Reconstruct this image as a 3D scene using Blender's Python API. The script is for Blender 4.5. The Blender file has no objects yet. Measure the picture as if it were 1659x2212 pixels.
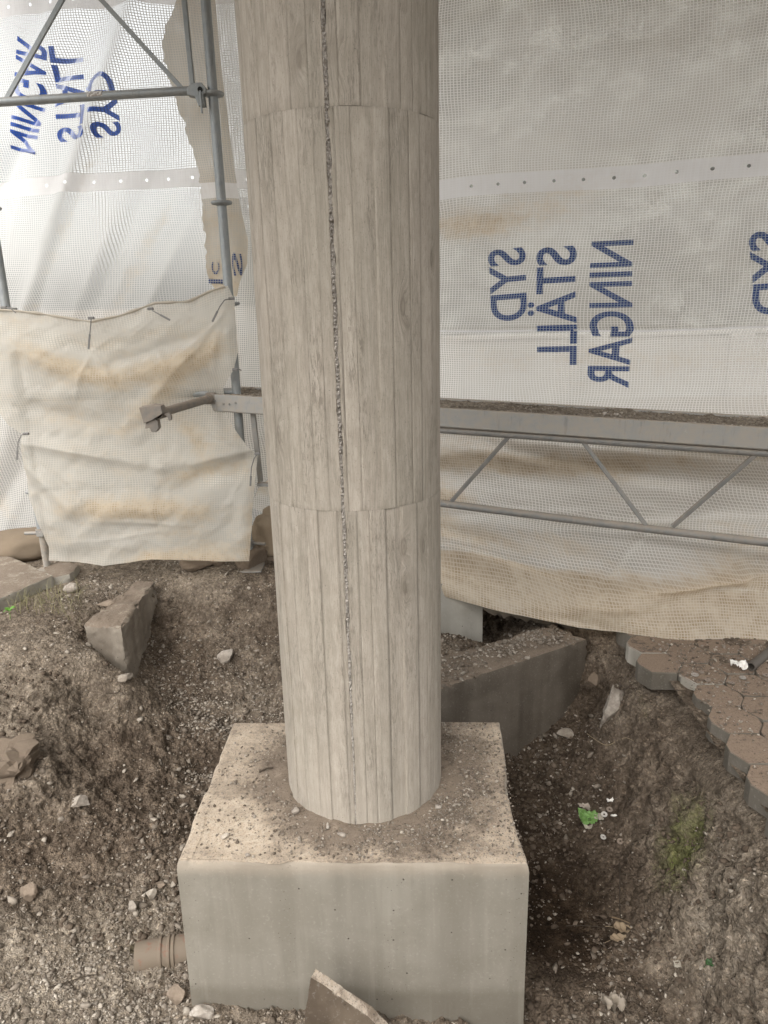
import bpy, bmesh, math, random
import numpy as np
from mathutils import Vector, Matrix, noise as mnoise

SC = bpy.context.scene
COL = SC.collection
RAD = math.radians
random.seed(7)
RNG = np.random.default_rng(7)

# ------------------------------------------------------------------ camera
CAMP = np.array([0.0, 0.0, 1.508])
PITCH, ROLL, FPX = 0.2811, -0.025, 1598.0          # focal in units of a 1659x2212 picture
_F = np.array([0, math.cos(PITCH), -math.sin(PITCH)])
_r = np.array([1.0, 0, 0]); _u = np.cross(_r, _F)
_R = math.cos(ROLL) * _r + math.sin(ROLL) * _u
_U = -math.sin(ROLL) * _r + math.cos(ROLL) * _u
cam_d = bpy.data.cameras.new("camera")
cam = bpy.data.objects.new("camera", cam_d); COL.objects.link(cam)
cam_d.sensor_fit = 'VERTICAL'; cam_d.sensor_height = 36.0
cam_d.lens = 36.0 * FPX / 2212.0
cam_d.clip_start = 0.05; cam_d.clip_end = 500
M = Matrix(((_R[0], _U[0], -_F[0], CAMP[0]), (_R[1], _U[1], -_F[1], CAMP[1]), (_R[2], _U[2], -_F[2], CAMP[2]), (0, 0, 0, 1)))
cam.matrix_world = M
SC.camera = cam

# ------------------------------------------------------------------ world, sun, exposure
SUN_EL, SUN_AZ = RAD(52), RAD(196)                 # direction the sun stands in (azimuth clockwise from +Y)
w = bpy.data.worlds.new("World"); SC.world = w; w.use_nodes = True
nt = w.node_tree; nt.nodes.clear()
sky = nt.nodes.new('ShaderNodeTexSky'); sky.sky_type = 'NISHITA'; sky.sun_disc = False
sky.sun_elevation = SUN_EL; sky.sun_rotation = SUN_AZ; sky.dust_density = 4.0; sky.air_density = 1.5; sky.ozone_density = 1.0
hs = nt.nodes.new('ShaderNodeHueSaturation'); hs.inputs['Saturation'].default_value = 0.12
bg = nt.nodes.new('ShaderNodeBackground'); bg.inputs['Strength'].default_value = 0.15
wo = nt.nodes.new('ShaderNodeOutputWorld')
nt.links.new(sky.outputs[0], hs.inputs['Color']); nt.links.new(hs.outputs[0], bg.inputs['Color']); nt.links.new(bg.outputs[0], wo.inputs[0])
sd = bpy.data.lights.new("sun", 'SUN'); sun = bpy.data.objects.new("sun", sd); COL.objects.link(sun)
sd.energy = 0.7; sd.angle = RAD(60); sd.color = (1.0, 0.95, 0.88)
dirv = Vector((math.sin(SUN_AZ) * math.cos(SUN_EL), math.cos(SUN_AZ) * math.cos(SUN_EL), math.sin(SUN_EL)))
sun.rotation_euler = dirv.to_track_quat('Z', 'Y').to_euler()
SC.view_settings.view_transform = 'Standard'; SC.view_settings.look = 'None'
SC.view_settings.exposure = 1.48; SC.view_settings.gamma = 1.0
SC.cycles.max_bounces = 10; SC.cycles.transparent_max_bounces = 16
SC.cycles.diffuse_bounces = 5

# ------------------------------------------------------------------ geometry helpers
def ray(px, py):
    return _F + _R * (px - 829.5) / FPX - _U * (py - 1106) / FPX
def atz(px, py, z):
    d = ray(px, py); t = (z - CAMP[2]) / d[2]; return CAMP + d * t
def aty(px, py, y):
    d = ray(px, py); t = y / d[1]; return CAMP + d * t

def vnoise(P, seed=0):
    """value noise, P (N,3) -> (N,) in -1..1"""
    P = np.asarray(P, float); i = np.floor(P).astype(np.int64); f = P - i
    f = f * f * f * (f * (f * 6 - 15) + 10)
    def h(a, b, c):
        n = (a * 374761393 + b * 668265263 + c * 2147483647 + seed * 1274126177) & 0xffffffff
        n = ((n ^ (n >> 13)) * 1274126177) & 0xffffffff
        n = (n ^ (n >> 16)) & 0xffffffff
        n = (n * 2246822519) & 0xffffffff; n = n ^ (n >> 15)
        return (n & 0xffffff) / float(0xffffff) * 2 - 1
    o = 0
    for a in (0, 1):
        wa = f[:, 0] if a else 1 - f[:, 0]
        for b in (0, 1):
            wb = f[:, 1] if b else 1 - f[:, 1]
            for c in (0, 1):
                wc = f[:, 2] if c else 1 - f[:, 2]
                o = o + wa * wb * wc * h(i[:, 0] + a, i[:, 1] + b, i[:, 2] + c)
    return o
def fbm(P, oct=4, seed=0, gain=.5, lac=2.03):
    P = np.asarray(P, float); s = 0; a = 1
    for k in range(oct):
        s = s + a * vnoise(P + 17.3 * k, seed + k); a *= gain; P = P * lac
    return s
def xy0(x, y, s=1.0):
    x = np.asarray(x, float).ravel(); y = np.asarray(y, float).ravel()
    return np.stack([x * s, y * s, np.zeros_like(x)], 1)

def link(name, me, mat=None, parent=None, smooth=False):
    o = bpy.data.objects.new(name, me); COL.objects.link(o)
    if mat is not None and len(me.materials) == 0: me.materials.append(mat)
    if parent is not None: o.parent = parent
    if smooth:
        me.polygons.foreach_set('use_smooth', [True] * len(me.polygons)); me.update()
    return o
def mesh_np(name, V, F):
    """F: (M,3) or (M,4) int array"""
    V = np.asarray(V, np.float32); F = np.asarray(F, np.int32)
    me = bpy.data.meshes.new(name); k = F.shape[1]
    me.vertices.add(len(V)); me.vertices.foreach_set('co', V.ravel())
    me.loops.add(F.size); me.loops.foreach_set('vertex_index', F.ravel())
    me.polygons.add(len(F)); me.polygons.foreach_set('loop_start', np.arange(0, F.size, k, dtype=np.int32))
    me.polygons.foreach_set('loop_total', np.full(len(F), k, dtype=np.int32))
    me.update(calc_edges=True); me.validate(); return me
def fattr(me, name, vals):
    a = me.attributes.new(name, 'FLOAT', 'POINT'); a.data.foreach_set('value', np.asarray(vals, np.float32).ravel())
def set_uv(me, UV):
    """UV per vertex (N,2)"""
    l = me.uv_layers.new(name='uv'); idx = np.empty(len(me.loops), np.int32); me.loops.foreach_get('vertex_index', idx)
    l.data.foreach_set('uv', np.asarray(UV, np.float32)[idx].ravel())
def grid_faces(nu, nv):
    i = np.arange(nu - 1)[:, None] * nv + np.arange(nv - 1)[None, :]
    i = i.ravel(); return np.stack([i, i + nv, i + nv + 1, i + 1], 1)

class MB:
    def __init__(s): s.v = []; s.f = []
    def add(s, V, F):
        b = len(s.v); s.v += [tuple(map(float, p)) for p in V]; s.f += [tuple(b + i for i in f) for f in F]
    def box(s, c, size, rot=None):
        c = Vector(c); h = Vector(size) / 2; R = rot or Matrix.Identity(3)
        V = [c + R @ Vector((x * h.x, y * h.y, z * h.z)) for x in (-1, 1) for y in (-1, 1) for z in (-1, 1)]
        s.add(V, [(0, 1, 3, 2), (4, 6, 7, 5), (0, 4, 5, 1), (2, 3, 7, 6), (0, 2, 6, 4), (1, 5, 7, 3)])
    def tube(s, pts, r, n=20, caps=True, rr=None):
        pts = [Vector(p) for p in pts]; V = []; m = len(pts)
        t0 = (pts[1] - pts[0]).normalized(); up = Vector((0, 0, 1)) if abs(t0.z) < .9 else Vector((0, 1, 0))
        for i, p in enumerate(pts):
            t = (pts[min(i + 1, m - 1)] - pts[max(i - 1, 0)]).normalized()
            a = t.cross(up).normalized(); b = a.cross(t).normalized()
            q = rr[i] if rr else r
            for k in range(n):
                th = 2 * math.pi * k / n; V.append(p + (a * math.cos(th) + b * math.sin(th)) * q)
        F = [(i * n + k, i * n + (k + 1) % n, (i + 1) * n + (k + 1) % n, (i + 1) * n + k) for i in range(m - 1) for k in range(n)]
        if caps: F += [tuple(range(n))[::-1], tuple((m - 1) * n + k for k in range(n))]
        s.add(V, F)
    def pipe(s, p0, p1, ro, ri, n=24):
        """hollow tube with open ends"""
        p0 = Vector(p0); p1 = Vector(p1); t = (p1 - p0).normalized(); up = Vector((0, 0, 1)) if abs(t.z) < .9 else Vector((0, 1, 0))
        a = t.cross(up).normalized(); b = a.cross(t); V = []
        for p, r in ((p0, ro), (p1, ro), (p1, ri), (p0, ri)):
            for k in range(n):
                th = 2 * math.pi * k / n; V.append(p + (a * math.cos(th) + b * math.sin(th)) * r)
        F = [(j * n + k, j * n + (k + 1) % n, ((j + 1) % 4) * n + (k + 1) % n, ((j + 1) % 4) * n + k) for j in range(4) for k in range(n)]
        s.add(V, F)
    def lathe(s, c, prof, n=32, axis=(0, 0, 1)):
        c = Vector(c); q = Vector((0, 0, 1)).rotation_difference(Vector(axis)); V = []; m = len(prof)
        for r, z in prof:
            for k in range(n):
                th = 2 * math.pi * k / n; V.append(c + q @ Vector((r * math.cos(th), r * math.sin(th), z)))
        F = [(i * n + k, i * n + (k + 1) % n, (i + 1) * n + (k + 1) % n, (i + 1) * n + k) for i in range(m - 1) for k in range(n)]
        s.add(V, F)
    def prism(s, poly, o, ax, ay, az, d):
        """poly 2D in (ax,ay) from o, extruded d along az"""
        o = Vector(o); ax = Vector(ax); ay = Vector(ay); az = Vector(az); n = len(poly)
        V = [o + ax * p[0] + ay * p[1] for p in poly] + [o + ax * p[0] + ay * p[1] + az * d for p in poly]
        s.add(V, [tuple(range(n))[::-1], tuple(range(n, 2 * n))] + [(i, (i + 1) % n, n + (i + 1) % n, n + i) for i in range(n)])
    def build(s, name, mat, parent=None, bevel=0, smooth=False, seg=2):
        me = bpy.data.meshes.new(name); me.from_pydata(s.v, [], s.f); me.update()
        bm = bmesh.new(); bm.from_mesh(me); bmesh.ops.recalc_face_normals(bm, faces=bm.faces)
        if bevel:
            es = [e for e in bm.edges if len(e.link_faces) == 2 and e.calc_face_angle(0) > RAD(30)]
            bmesh.ops.bevel(bm, geom=es, offset=bevel, segments=seg, affect='EDGES', profile=.5)
        bm.to_mesh(me); bm.free()
        o = link(name, me, mat, parent)
        if smooth:
            for p in me.polygons: p.use_smooth = True
            me.set_sharp_from_angle(angle=RAD(40))
        return o

def empty(name, loc=(0, 0, 0)):
    o = bpy.data.objects.new(name, None); COL.objects.link(o); o.location = loc; o.empty_display_size = .1; return o
def tag(o, label=None, cat=None, group=None, kind=None):
    if label: o['label'] = label
    if cat: o['category'] = cat
    if group: o['group'] = group
    if kind: o['kind'] = kind
    return o
def thing(name, loc, label, cat, group=None):
    return tag(empty(name, loc), label, cat, group)
def adopt(root):
    """children were built in world coordinates: keep them there"""
    bpy.context.view_layer.update()
    inv = Matrix.Translation(-root.location)
    for c in root.children:
        c.matrix_parent_inverse = inv

# ------------------------------------------------------------------ material helpers
class NT:
    def __init__(s, name):
        s.m = bpy.data.materials.new(name); s.m.use_nodes = True; s.t = s.m.node_tree; s.t.nodes.clear()
        s.out = s.t.nodes.new('ShaderNodeOutputMaterial')
    def n(s, typ, **kw):
        x = s.t.nodes.new(typ)
        for k, v in kw.items():
            if k in x.inputs.keys() if isinstance(k, str) else False: s.set(x.inputs[k], v)
            else: setattr(x, k, v)
        return x
    def set(s, inp, v):
        if isinstance(v, bpy.types.NodeSocket): s.t.links.new(v, inp)
        else: inp.default_value = v
    def math(s, op, a, b=None, c=None, clamp=False):
        x = s.t.nodes.new('ShaderNodeMath'); x.operation = op; x.use_clamp = clamp
        s.set(x.inputs[0], a)
        if b is not None: s.set(x.inputs[1], b)
        if c is not None: s.set(x.inputs[2], c)
        return x.outputs[0]
    def mix(s, f, a, b, mode='MIX'):
        x = s.t.nodes.new('ShaderNodeMix'); x.data_type = 'RGBA'; x.blend_type = mode
        s.set(x.inputs['Factor'], f); s.set(x.inputs[6], a); s.set(x.inputs[7], b); return x.outputs[2]
    def ramp(s, f, stops):
        x = s.t.nodes.new('ShaderNodeValToRGB'); s.set(x.inputs[0], f); e = x.color_ramp.elements
        while len(e) < len(stops): e.new(.5)
        for q, (p, c) in zip(e, stops):
            q.position = p; q.color = c if len(c) == 4 else (*c, 1)
        return x.outputs[0]
    def noise(s, vec, scale, detail=4, rough=.55, dist=0, col=False):
        x = s.t.nodes.new('ShaderNodeTexNoise'); s.set(x.inputs['Vector'], vec); s.set(x.inputs['Scale'], scale)
        x.inputs['Detail'].default_value = detail; x.inputs['Roughness'].default_value = rough; x.inputs['Distortion'].default_value = dist
        return x.outputs['Color' if col else 'Fac']
    def voro(s, vec, scale, feature='F1', out='Distance', rnd=1):
        x = s.t.nodes.new('ShaderNodeTexVoronoi'); x.feature = feature; s.set(x.inputs['Vector'], vec); s.set(x.inputs['Scale'], scale)
        x.inputs['Randomness'].default_value = rnd
        return x.outputs[out]
    def coord(s, which='Object'):
        x = s.t.nodes.new('ShaderNodeTexCoord'); return x.outputs[which]
    def pos(s):
        return s.t.nodes.new('ShaderNodeNewGeometry').outputs['Position']
    def nrm(s):
        return s.t.nodes.new('ShaderNodeNewGeometry').outputs['Normal']
    def sep(s, v):
        x = s.t.nodes.new('ShaderNodeSeparateXYZ'); s.set(x.inputs[0], v); return x.outputs
    def comb(s, a, b, c=0.0):
        x = s.t.nodes.new('ShaderNodeCombineXYZ'); s.set(x.inputs[0], a); s.set(x.inputs[1], b); s.set(x.inputs[2], c); return x.outputs[0]
    def mapv(s, v, scale=(1, 1, 1), loc=(0, 0, 0)):
        x = s.t.nodes.new('ShaderNodeMapping'); s.set(x.inputs[0], v); x.inputs['Scale'].default_value = scale; x.inputs['Location'].default_value = loc
        return x.outputs[0]
    def attr(s, name, out='Fac'):
        x = s.t.nodes.new('ShaderNodeAttribute'); x.attribute_name = name; return x.outputs[out]
    def sstep(s, v, a, b):
        x = s.t.nodes.new('ShaderNodeMapRange'); x.interpolation_type = 'SMOOTHSTEP'
        s.set(x.inputs[0], v); x.inputs[1].default_value = a; x.inputs[2].default_value = b; return x.outputs[0]
    def bump(s, h, strength=.5, dist=.01, nrm=None):
        x = s.t.nodes.new('ShaderNodeBump'); s.set(x.inputs['Height'], h); x.inputs['Strength'].default_value = strength; x.inputs['Distance'].default_value = dist
        if nrm is not None: s.set(x.inputs['Normal'], nrm)
        return x.outputs[0]
    def pbr(s, col, rough=.8, normal=None, metal=0.0, spec=.3):
        x = s.t.nodes.new('ShaderNodeBsdfPrincipled'); s.set(x.inputs['Base Color'], col); s.set(x.inputs['Roughness'], rough)
        s.set(x.inputs['Metallic'], metal); x.inputs['Specular IOR Level'].default_value = spec
        if normal is not None: s.set(x.inputs['Normal'], normal)
        return x.outputs[0]
    def done(s, sh):
        s.t.links.new(sh, s.out.inputs['Surface']); return s.m
def C(r, g, b): return (r, g, b, 1)

# --- soil
def mat_soil():
    m = NT('soil'); p = m.pos(); xyz = m.sep(p)
    n1 = m.noise(p, 2.2, 5, .6); n2 = m.noise(p, 14, 6, .65); n3 = m.noise(p, 90, 5, .7)
    base = m.ramp(n2, [(.28, (.050, .037, .027)), (.50, (.115, .088, .065)), (.72, (.215, .170, .128))])
    dry = m.ramp(n2, [(.28, (.15, .123, .094)), (.55, (.29, .245, .192)), (.75, (.44, .385, .31))])
    dry_shade = m.attr('dry')
    c = m.mix(m.math('MULTIPLY_ADD', m.math('SUBTRACT', n1, .5), .9, dry_shade, clamp=True), base, dry)
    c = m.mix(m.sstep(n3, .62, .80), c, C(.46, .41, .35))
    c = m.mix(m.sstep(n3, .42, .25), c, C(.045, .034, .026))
    c = m.mix(m.math('MULTIPLY', dry_shade, -2.0, clamp=True), c, m.mix(1.0, c, C(.30, .26, .22), 'MULTIPLY'))  # below zero: damp earth, with the pit's shade also darkened into the colour
    # moss on the bank below the pavers
    mo = m.attr('moss'); mf = m.math('MULTIPLY', m.sstep(m.math('ADD', mo, m.math('MULTIPLY', m.math('SUBTRACT', m.noise(p, 13, 7, .8), .5), 1.5)), .35, 1.05), m.math('MULTIPLY', m.sstep(mo, .04, .25), .8))
    c = m.mix(m.math('MULTIPLY', mf, .75), c, m.mix(n3, C(.065, .082, .014), C(.17, .20, .045)))
    h = m.math('ADD', m.math('MULTIPLY', n2, .6), m.math('MULTIPLY', n3, .35))
    wp = m.t.nodes.new('ShaderNodeVectorMath'); wp.operation = 'ADD'; m.set(wp.inputs[0], p)
    ws = m.t.nodes.new('ShaderNodeVectorMath'); ws.operation = 'SCALE'; m.set(ws.inputs[0], m.noise(p, 60, 3, .6, col=True)); ws.inputs['Scale'].default_value = .022; m.t.links.new(ws.outputs[0], wp.inputs[1])
    cr1 = m.voro(wp.outputs[0], 62, 'F1', 'Distance'); cr2 = m.voro(wp.outputs[0], 150, 'F1', 'Distance'); crc = m.sep(m.voro(wp.outputs[0], 150, 'F1', 'Color'))[0]
    h = m.math('ADD', h, m.math('MULTIPLY', m.math('SUBTRACT', .7, cr1), .55)); h = m.math('ADD', h, m.math('MULTIPLY', m.math('SUBTRACT', .7, cr2), .28))
    c = m.mix(m.math('MULTIPLY', m.sstep(cr1, .42, .75), .55), c, m.mix(1.0, c, C(.45, .42, .39), 'MULTIPLY'))
    c = m.mix(m.math('MULTIPLY', m.sstep(crc, .80, .95), .40), c, m.mix(1.0, c, C(2.3, 2.25, 2.15), 'MULTIPLY'))
    return m.done(m.pbr(c, .95, m.bump(h, .9, .016), spec=.12))
# --- stones coloured by per-stone attribute
def mat_stone(name='rubble', lo=(.105, .085, .066), hi=(.52, .465, .39)):
    m = NT(name); p = m.coord('Object'); r = m.attr('tint')
    n = m.noise(p, 60, 5, .65); n2 = m.noise(p, 9, 3)
    c = m.mix(r, C(*lo), C(*hi)); c = m.mix(m.sstep(n, .35, .7), m.mix(.45, c, C(.12, .09, .065)), c)
    c = m.mix(m.math('MULTIPLY', m.sstep(n2, .5, .65), .4), c, C(.15, .115, .085))
    return m.done(m.pbr(c, .9, m.bump(n, .6, .004), spec=.2))
# --- board-formed column
def mat_boardformed():
    m = NT('board_formed_concrete'); uv = m.coord('UV'); s = m.sep(uv); u, v = s[0], s[1]
    bd = m.attr('board')
    off = m.math('MULTIPLY', bd, 37.0)
    # knots: sparse voronoi cells, stretched along the board
    kv = m.comb(m.math('MULTIPLY', u, 9.0), m.math('MULTIPLY', v, 3.1), off)
    kv = m.mapv(kv, (1, 1, .0))
    kd = m.voro(kv, 1.0, 'F1', 'Distance'); kc = m.voro(kv, 1.0, 'F1', 'Color')
    ks = m.sep(kc)[0]; on = m.sstep(ks, .30, .34)
    km = m.math('MULTIPLY', m.sstep(kd, .28, .04), on)
    push = m.math('MULTIPLY', km, .022)
    warp = m.math('MULTIPLY', m.math('SUBTRACT', m.noise(m.comb(m.math('MULTIPLY', u, 20), m.math('MULTIPLY', v, 2.6), off), 1.0, 3), .5), .036)
    uu = m.math('ADD', m.math('ADD', u, warp), push)
    g1 = m.noise(m.comb(m.math('MULTIPLY', uu, 210), m.math('MULTIPLY', v, 3.0), off), 1.0, 4, .65)
    g2 = m.noise(m.comb(m.math('MULTIPLY', uu, 60), m.math('MULTIPLY', v, 1.6), off), 1.0, 3, .55)
    g3 = m.noise(m.comb(m.math('MULTIPLY', uu, 620), m.math('MULTIPLY', v, 30), off), 1.0, 3, .7)
    pores = m.noise(m.comb(m.math('MULTIPLY', uu, 300), m.math('MULTIPLY', v, 34), off), 1.0, 4, .72)
    blot = m.noise(m.comb(m.math('MULTIPLY', u, 40), m.math('MULTIPLY', v, 14), off), 1.0, 5, .65)
    gamt = m.sstep(m.noise(m.comb(m.math('MULTIPLY', u, 12), m.math('MULTIPLY', v, 1.6), off), 1.0, 2), .35, .65)
    rough_zone = m.sstep(m.noise(m.comb(m.math('MULTIPLY', u, 18), m.math('MULTIPLY', v, 2.8), off), 1.0, 4), .47, .62)
    tone = m.noise(m.comb(m.math('MULTIPLY', u, 5), m.math('MULTIPLY', v, 1.3), 3.0), 1.0, 4, .6)
    c = m.mix(bd, C(.335, .296, .244), C(.415, .366, .306))
    c = m.mix(m.sstep(tone, .35, .7), m.mix(.5, c, C(.315, .283, .228)), m.mix(.35, c, C(.445, .385, .325)))
    c = m.mix(m.math('MULTIPLY', m.sstep(blot, .38, .62), .22), c, C(.24, .21, .17))
    c = m.mix(m.math('MULTIPLY', m.sstep(blot, .60, .40), .16), c, C(.50, .455, .395))
    ga = m.math('MULTIPLY_ADD', gamt, .26, .04)
    c = m.mix(m.math('MULTIPLY', m.sstep(g2, .58, .42), .20), c, C(.20, .175, .14))
    c = m.mix(m.math('MULTIPLY', m.sstep(g1, .52, .36), ga), c, C(.15, .13, .105))
    c = m.mix(m.math('MULTIPLY', m.sstep(g1, .56, .72), .22), c, C(.54, .50, .44))
    c = m.mix(m.math('MULTIPLY', m.sstep(g3, .52, .34), .30), c, C(.17, .15, .12)); c = m.mix(m.math('MULTIPLY', m.sstep(g3, .55, .70), .20), c, C(.52, .48, .42))
    sp = m.noise(m.comb(m.math('MULTIPLY', u, 330), m.math('MULTIPLY', v, 200), off), 1.0, 3, .65); c = m.mix(m.math('MULTIPLY', m.sstep(sp, .42, .30), .45), c, C(.13, .115, .09))
    dk = m.math('MULTIPLY', rough_zone, m.sstep(pores, .49, .38))
    c = m.mix(m.math('MULTIPLY', dk, .55), c, C(.16, .138, .11))
    rings = m.math('SINE', m.math('MULTIPLY', kd, 110.0))
    kk = m.math('MULTIPLY', m.sstep(kd, .15, .05), on)
    c = m.mix(m.math('MULTIPLY', kk, m.math('MULTIPLY_ADD', rings, .20, .48)), c, C(.15, .125, .098))
    halo = m.math('MULTIPLY', m.math('MULTIPLY', m.sstep(kd, .34, .12), on), m.sstep(g1, .60, .42)); c = m.mix(m.math('MULTIPLY', halo, .35), c, C(.19, .165, .13))
    c = m.mix(m.math('MULTIPLY', m.sstep(v, .35, -.02), .35), c, C(.40, .355, .30))
    edge = m.attr('joint')
    hl = m.math('MULTIPLY', edge, m.sstep(m.noise(m.comb(m.math('MULTIPLY', u, 22), m.math('MULTIPLY', v, 5), 9.0), 1.0, 3), .36, .62)); c = m.mix(m.math('MULTIPLY', hl, .34), c, C(.17, .15, .12))
    ah = m.voro(m.comb(u, v, off), 55, 'F1', 'Distance'); ahc = m.sep(m.voro(m.comb(u, v, off), 55, 'F1', 'Color'))[0]; air = m.math('MULTIPLY', m.sstep(ah, .085, .04), m.sstep(ahc, .86, .88)); c = m.mix(m.math('MULTIPLY', air, .85), c, C(.07, .06, .05))
    h = m.math('ADD', m.math('MULTIPLY', g1, m.math('MULTIPLY_ADD', gamt, .55, .2)), m.math('MULTIPLY', g2, .5))
    h = m.math('ADD', h, m.math('MULTIPLY', g3, .35))
    h = m.math('ADD', h, m.math('MULTIPLY', blot, .3))
    h = m.math('SUBTRACT', h, m.math('MULTIPLY', dk, .8))
    h = m.math('ADD', h, m.math('MULTIPLY', kk, m.math('MULTIPLY', rings, .35)))
    return m.done(m.pbr(c, .85, m.bump(h, .5, .0032), spec=.25))
def mat_mortar():
    m = NT('crumbly_mortar'); p = m.coord('Object'); n = m.noise(p, 160, 4, .7); n2 = m.noise(p, 480, 2, .6); d = m.attr('depth')
    c = m.ramp(n, [(.30, (.16, .135, .12)), (.44, (.39, .35, .31)), (.62, (.58, .53, .47))])
    c = m.mix(m.math('MULTIPLY', d, .35, clamp=True), c, C(.09, .075, .07))
    return m.done(m.pbr(c, .9, m.bump(m.math('ADD', n, n2), .9, .004)))
# --- cast concrete with dusty top
def mat_concrete(name, dirtattr=False, side=(.30, .285, .25), side2=(.38, .36, .315), top=(.46, .385, .30), dirt=(.125, .098, .074), dirtamt=.5, dust_lo=None):
    m = NT(name); p = m.pos(); xyz = m.sep(p); nz = m.sep(m.nrm())[2]
    streak = m.noise(m.comb(m.math('MULTIPLY', xyz[0], 9), m.math('MULTIPLY', xyz[1], 9), m.math('MULTIPLY', xyz[2], .8)), 1.0, 3, .5)
    cloud = m.noise(p, 5, 5, .6); fine = m.noise(p, 120, 4, .6)
    c = m.mix(m.sstep(streak, .35, .65), C(*side), C(*side2))
    c = m.mix(m.math('MULTIPLY', m.sstep(cloud, .4, .65), .4), c, C(side[0] * .78, side[1] * .76, side[2] * .72))
    c = m.mix(m.math('MULTIPLY', m.sstep(fine, .55, .72), .12), c, C(.55, .53, .48))
    pin = m.voro(p, 24, 'F1', 'Distance'); pc = m.sep(m.voro(p, 24, 'F1', 'Color'))[0]
    hole = m.math('MULTIPLY', m.sstep(pin, .085, .045), m.sstep(pc, .55, .57))
    pin2 = m.voro(p, 75, 'F1', 'Distance'); pc2 = m.sep(m.voro(p, 75, 'F1', 'Color'))[1]; h2 = m.math('MULTIPLY', m.sstep(pin2, .12, .06), m.sstep(pc2, .80, .82)); hole = m.math('MAXIMUM', hole, h2)
    c = m.mix(hole, c, C(.06, .05, .04)); c = m.mix(m.math('MULTIPLY', m.sstep(m.noise(m.mapv(p, (1, 1, .35)), 34, 5, .75), .60, .72), .30), c, C(side[0] * .62, side[1] * .6, side[2] * .56))
    if dust_lo is not None:                       # a damp tide mark with its own edge low on the face
        tide = m.sstep(m.math('ADD', xyz[2], m.math('MULTIPLY', m.math('SUBTRACT', m.noise(p, 3.5, 4, .6), .5), .10)), dust_lo + .03, dust_lo - .02)
        c = m.mix(m.math('MULTIPLY', tide, .42), c, C(side[0] * .45, side[1] * .42, side[2] * .37))
        rn = m.noise(m.comb(m.math('MULTIPLY', xyz[0], 26), m.math('MULTIPLY', xyz[1], 26), m.math('MULTIPLY', xyz[2], 1.6)), 1.0, 4, .6)
        c = m.mix(m.math('MULTIPLY', m.sstep(rn, .54, .68), .14), c, C(.36, .335, .285)); c = m.mix(m.math('MULTIPLY', m.sstep(rn, .44, .32), .20), c, C(.17, .152, .122))
        lip = m.math('MULTIPLY', m.sstep(m.math('ADD', xyz[2], m.math('MULTIPLY', m.noise(p, 9, 4, .6), .05)), -.035, .012), .4); c = m.mix(lip, c, C(.40, .33, .255))
    dn = m.noise(p, 11, 7, .72); dn2 = m.noise(p, 70, 5, .75)
    t = m.mix(m.sstep(dn2, .38, .62), C(top[0] * .78, top[1] * .74, top[2] * .70), C(*top))
    df = m.sstep(m.math('ADD', m.math('MULTIPLY', dn, .65), m.math('MULTIPLY', dn2, .35)), .63 - .25 * dirtamt, .52 - .25 * dirtamt)
    if dirtattr: df = m.sstep(m.math('ADD', m.math('MULTIPLY', dn, .55), m.math('MULTIPLY', dn2, .45)), .62, .50); df = m.sstep(m.math('ADD', m.math('ADD', m.math('MULTIPLY', dn, .5), m.math('MULTIPLY', dn2, .5)), m.math('MULTIPLY', m.math('SUBTRACT', m.attr('dirt'), .5), .30)), .64, .38)
    t = m.mix(m.math('SUBTRACT', 1.0, df), t, m.mix(dn2, C(*dirt), C(dirt[0] * 1.8, dirt[1] * 1.8, dirt[2] * 1.8)))
    dn3 = m.noise(p, 190, 4, .75); t = m.mix(m.math('MULTIPLY', m.sstep(dn3, .46, .34), m.math('MULTIPLY_ADD', df, -.15, .85)), t, C(.05, .038, .028)); t = m.mix(m.math('MULTIPLY', m.sstep(dn3, .60, .72), .35), t, C(.50, .45, .38))
    c = m.mix(m.sstep(nz, .45, .75), c, t)
    h = m.math('ADD', m.math('MULTIPLY', fine, .25), m.math('MULTIPLY', m.sstep(nz, .45, .75), dn2))
    h = m.math('SUBTRACT', h, m.math('MULTIPLY', hole, .6))
    return m.done(m.pbr(c, .85, m.bump(h, .5, .006), spec=.25))
def mat_metal(name='galvanised_steel', base=(.30, .32, .33), dusty=(.36, .32, .27), dust=.25, rough=.55, metal=.55):
    m = NT(name); p = m.pos(); n = m.noise(p, 26, 5, .65); n2 = m.noise(p, 160, 3); nz = m.sep(m.nrm())[2]
    sc = m.noise(m.mapv(p, (60, 60, 7)), 1.0, 4, .6)
    c = m.mix(n, C(base[0] * .72, base[1] * .72, base[2] * .72), C(base[0] * 1.25, base[1] * 1.25, base[2] * 1.22))
    c = m.mix(m.math('MULTIPLY', m.sstep(sc, .56, .7), .4), c, C(base[0] * .5, base[1] * .5, base[2] * .5))
    c = m.mix(m.math('MULTIPLY', m.sstep(m.noise(p, 55, 5, .75), .64, .70), .7), c, C(.46, .44, .40)); c = m.mix(m.math('MULTIPLY', m.sstep(m.noise(p, 38, 5, .8), .66, .74), .6), c, C(.16, .085, .045))
    d = m.math('ADD', m.math('MULTIPLY', m.sstep(nz, .1, .8), .6), m.math('MULTIPLY', m.sstep(n, .35, .65), dust), clamp=True)
    d = m.math('MULTIPLY', d, min(1, dust * 2.2 + .1))
    c = m.mix(d, c, C(*dusty))
    return m.done(m.pbr(c, m.math('MULTIPLY_ADD', d, .3, rough, clamp=True), m.bump(n2, .15, .002), m.math('MULTIPLY_ADD', d, -metal, metal, clamp=True)))
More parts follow.
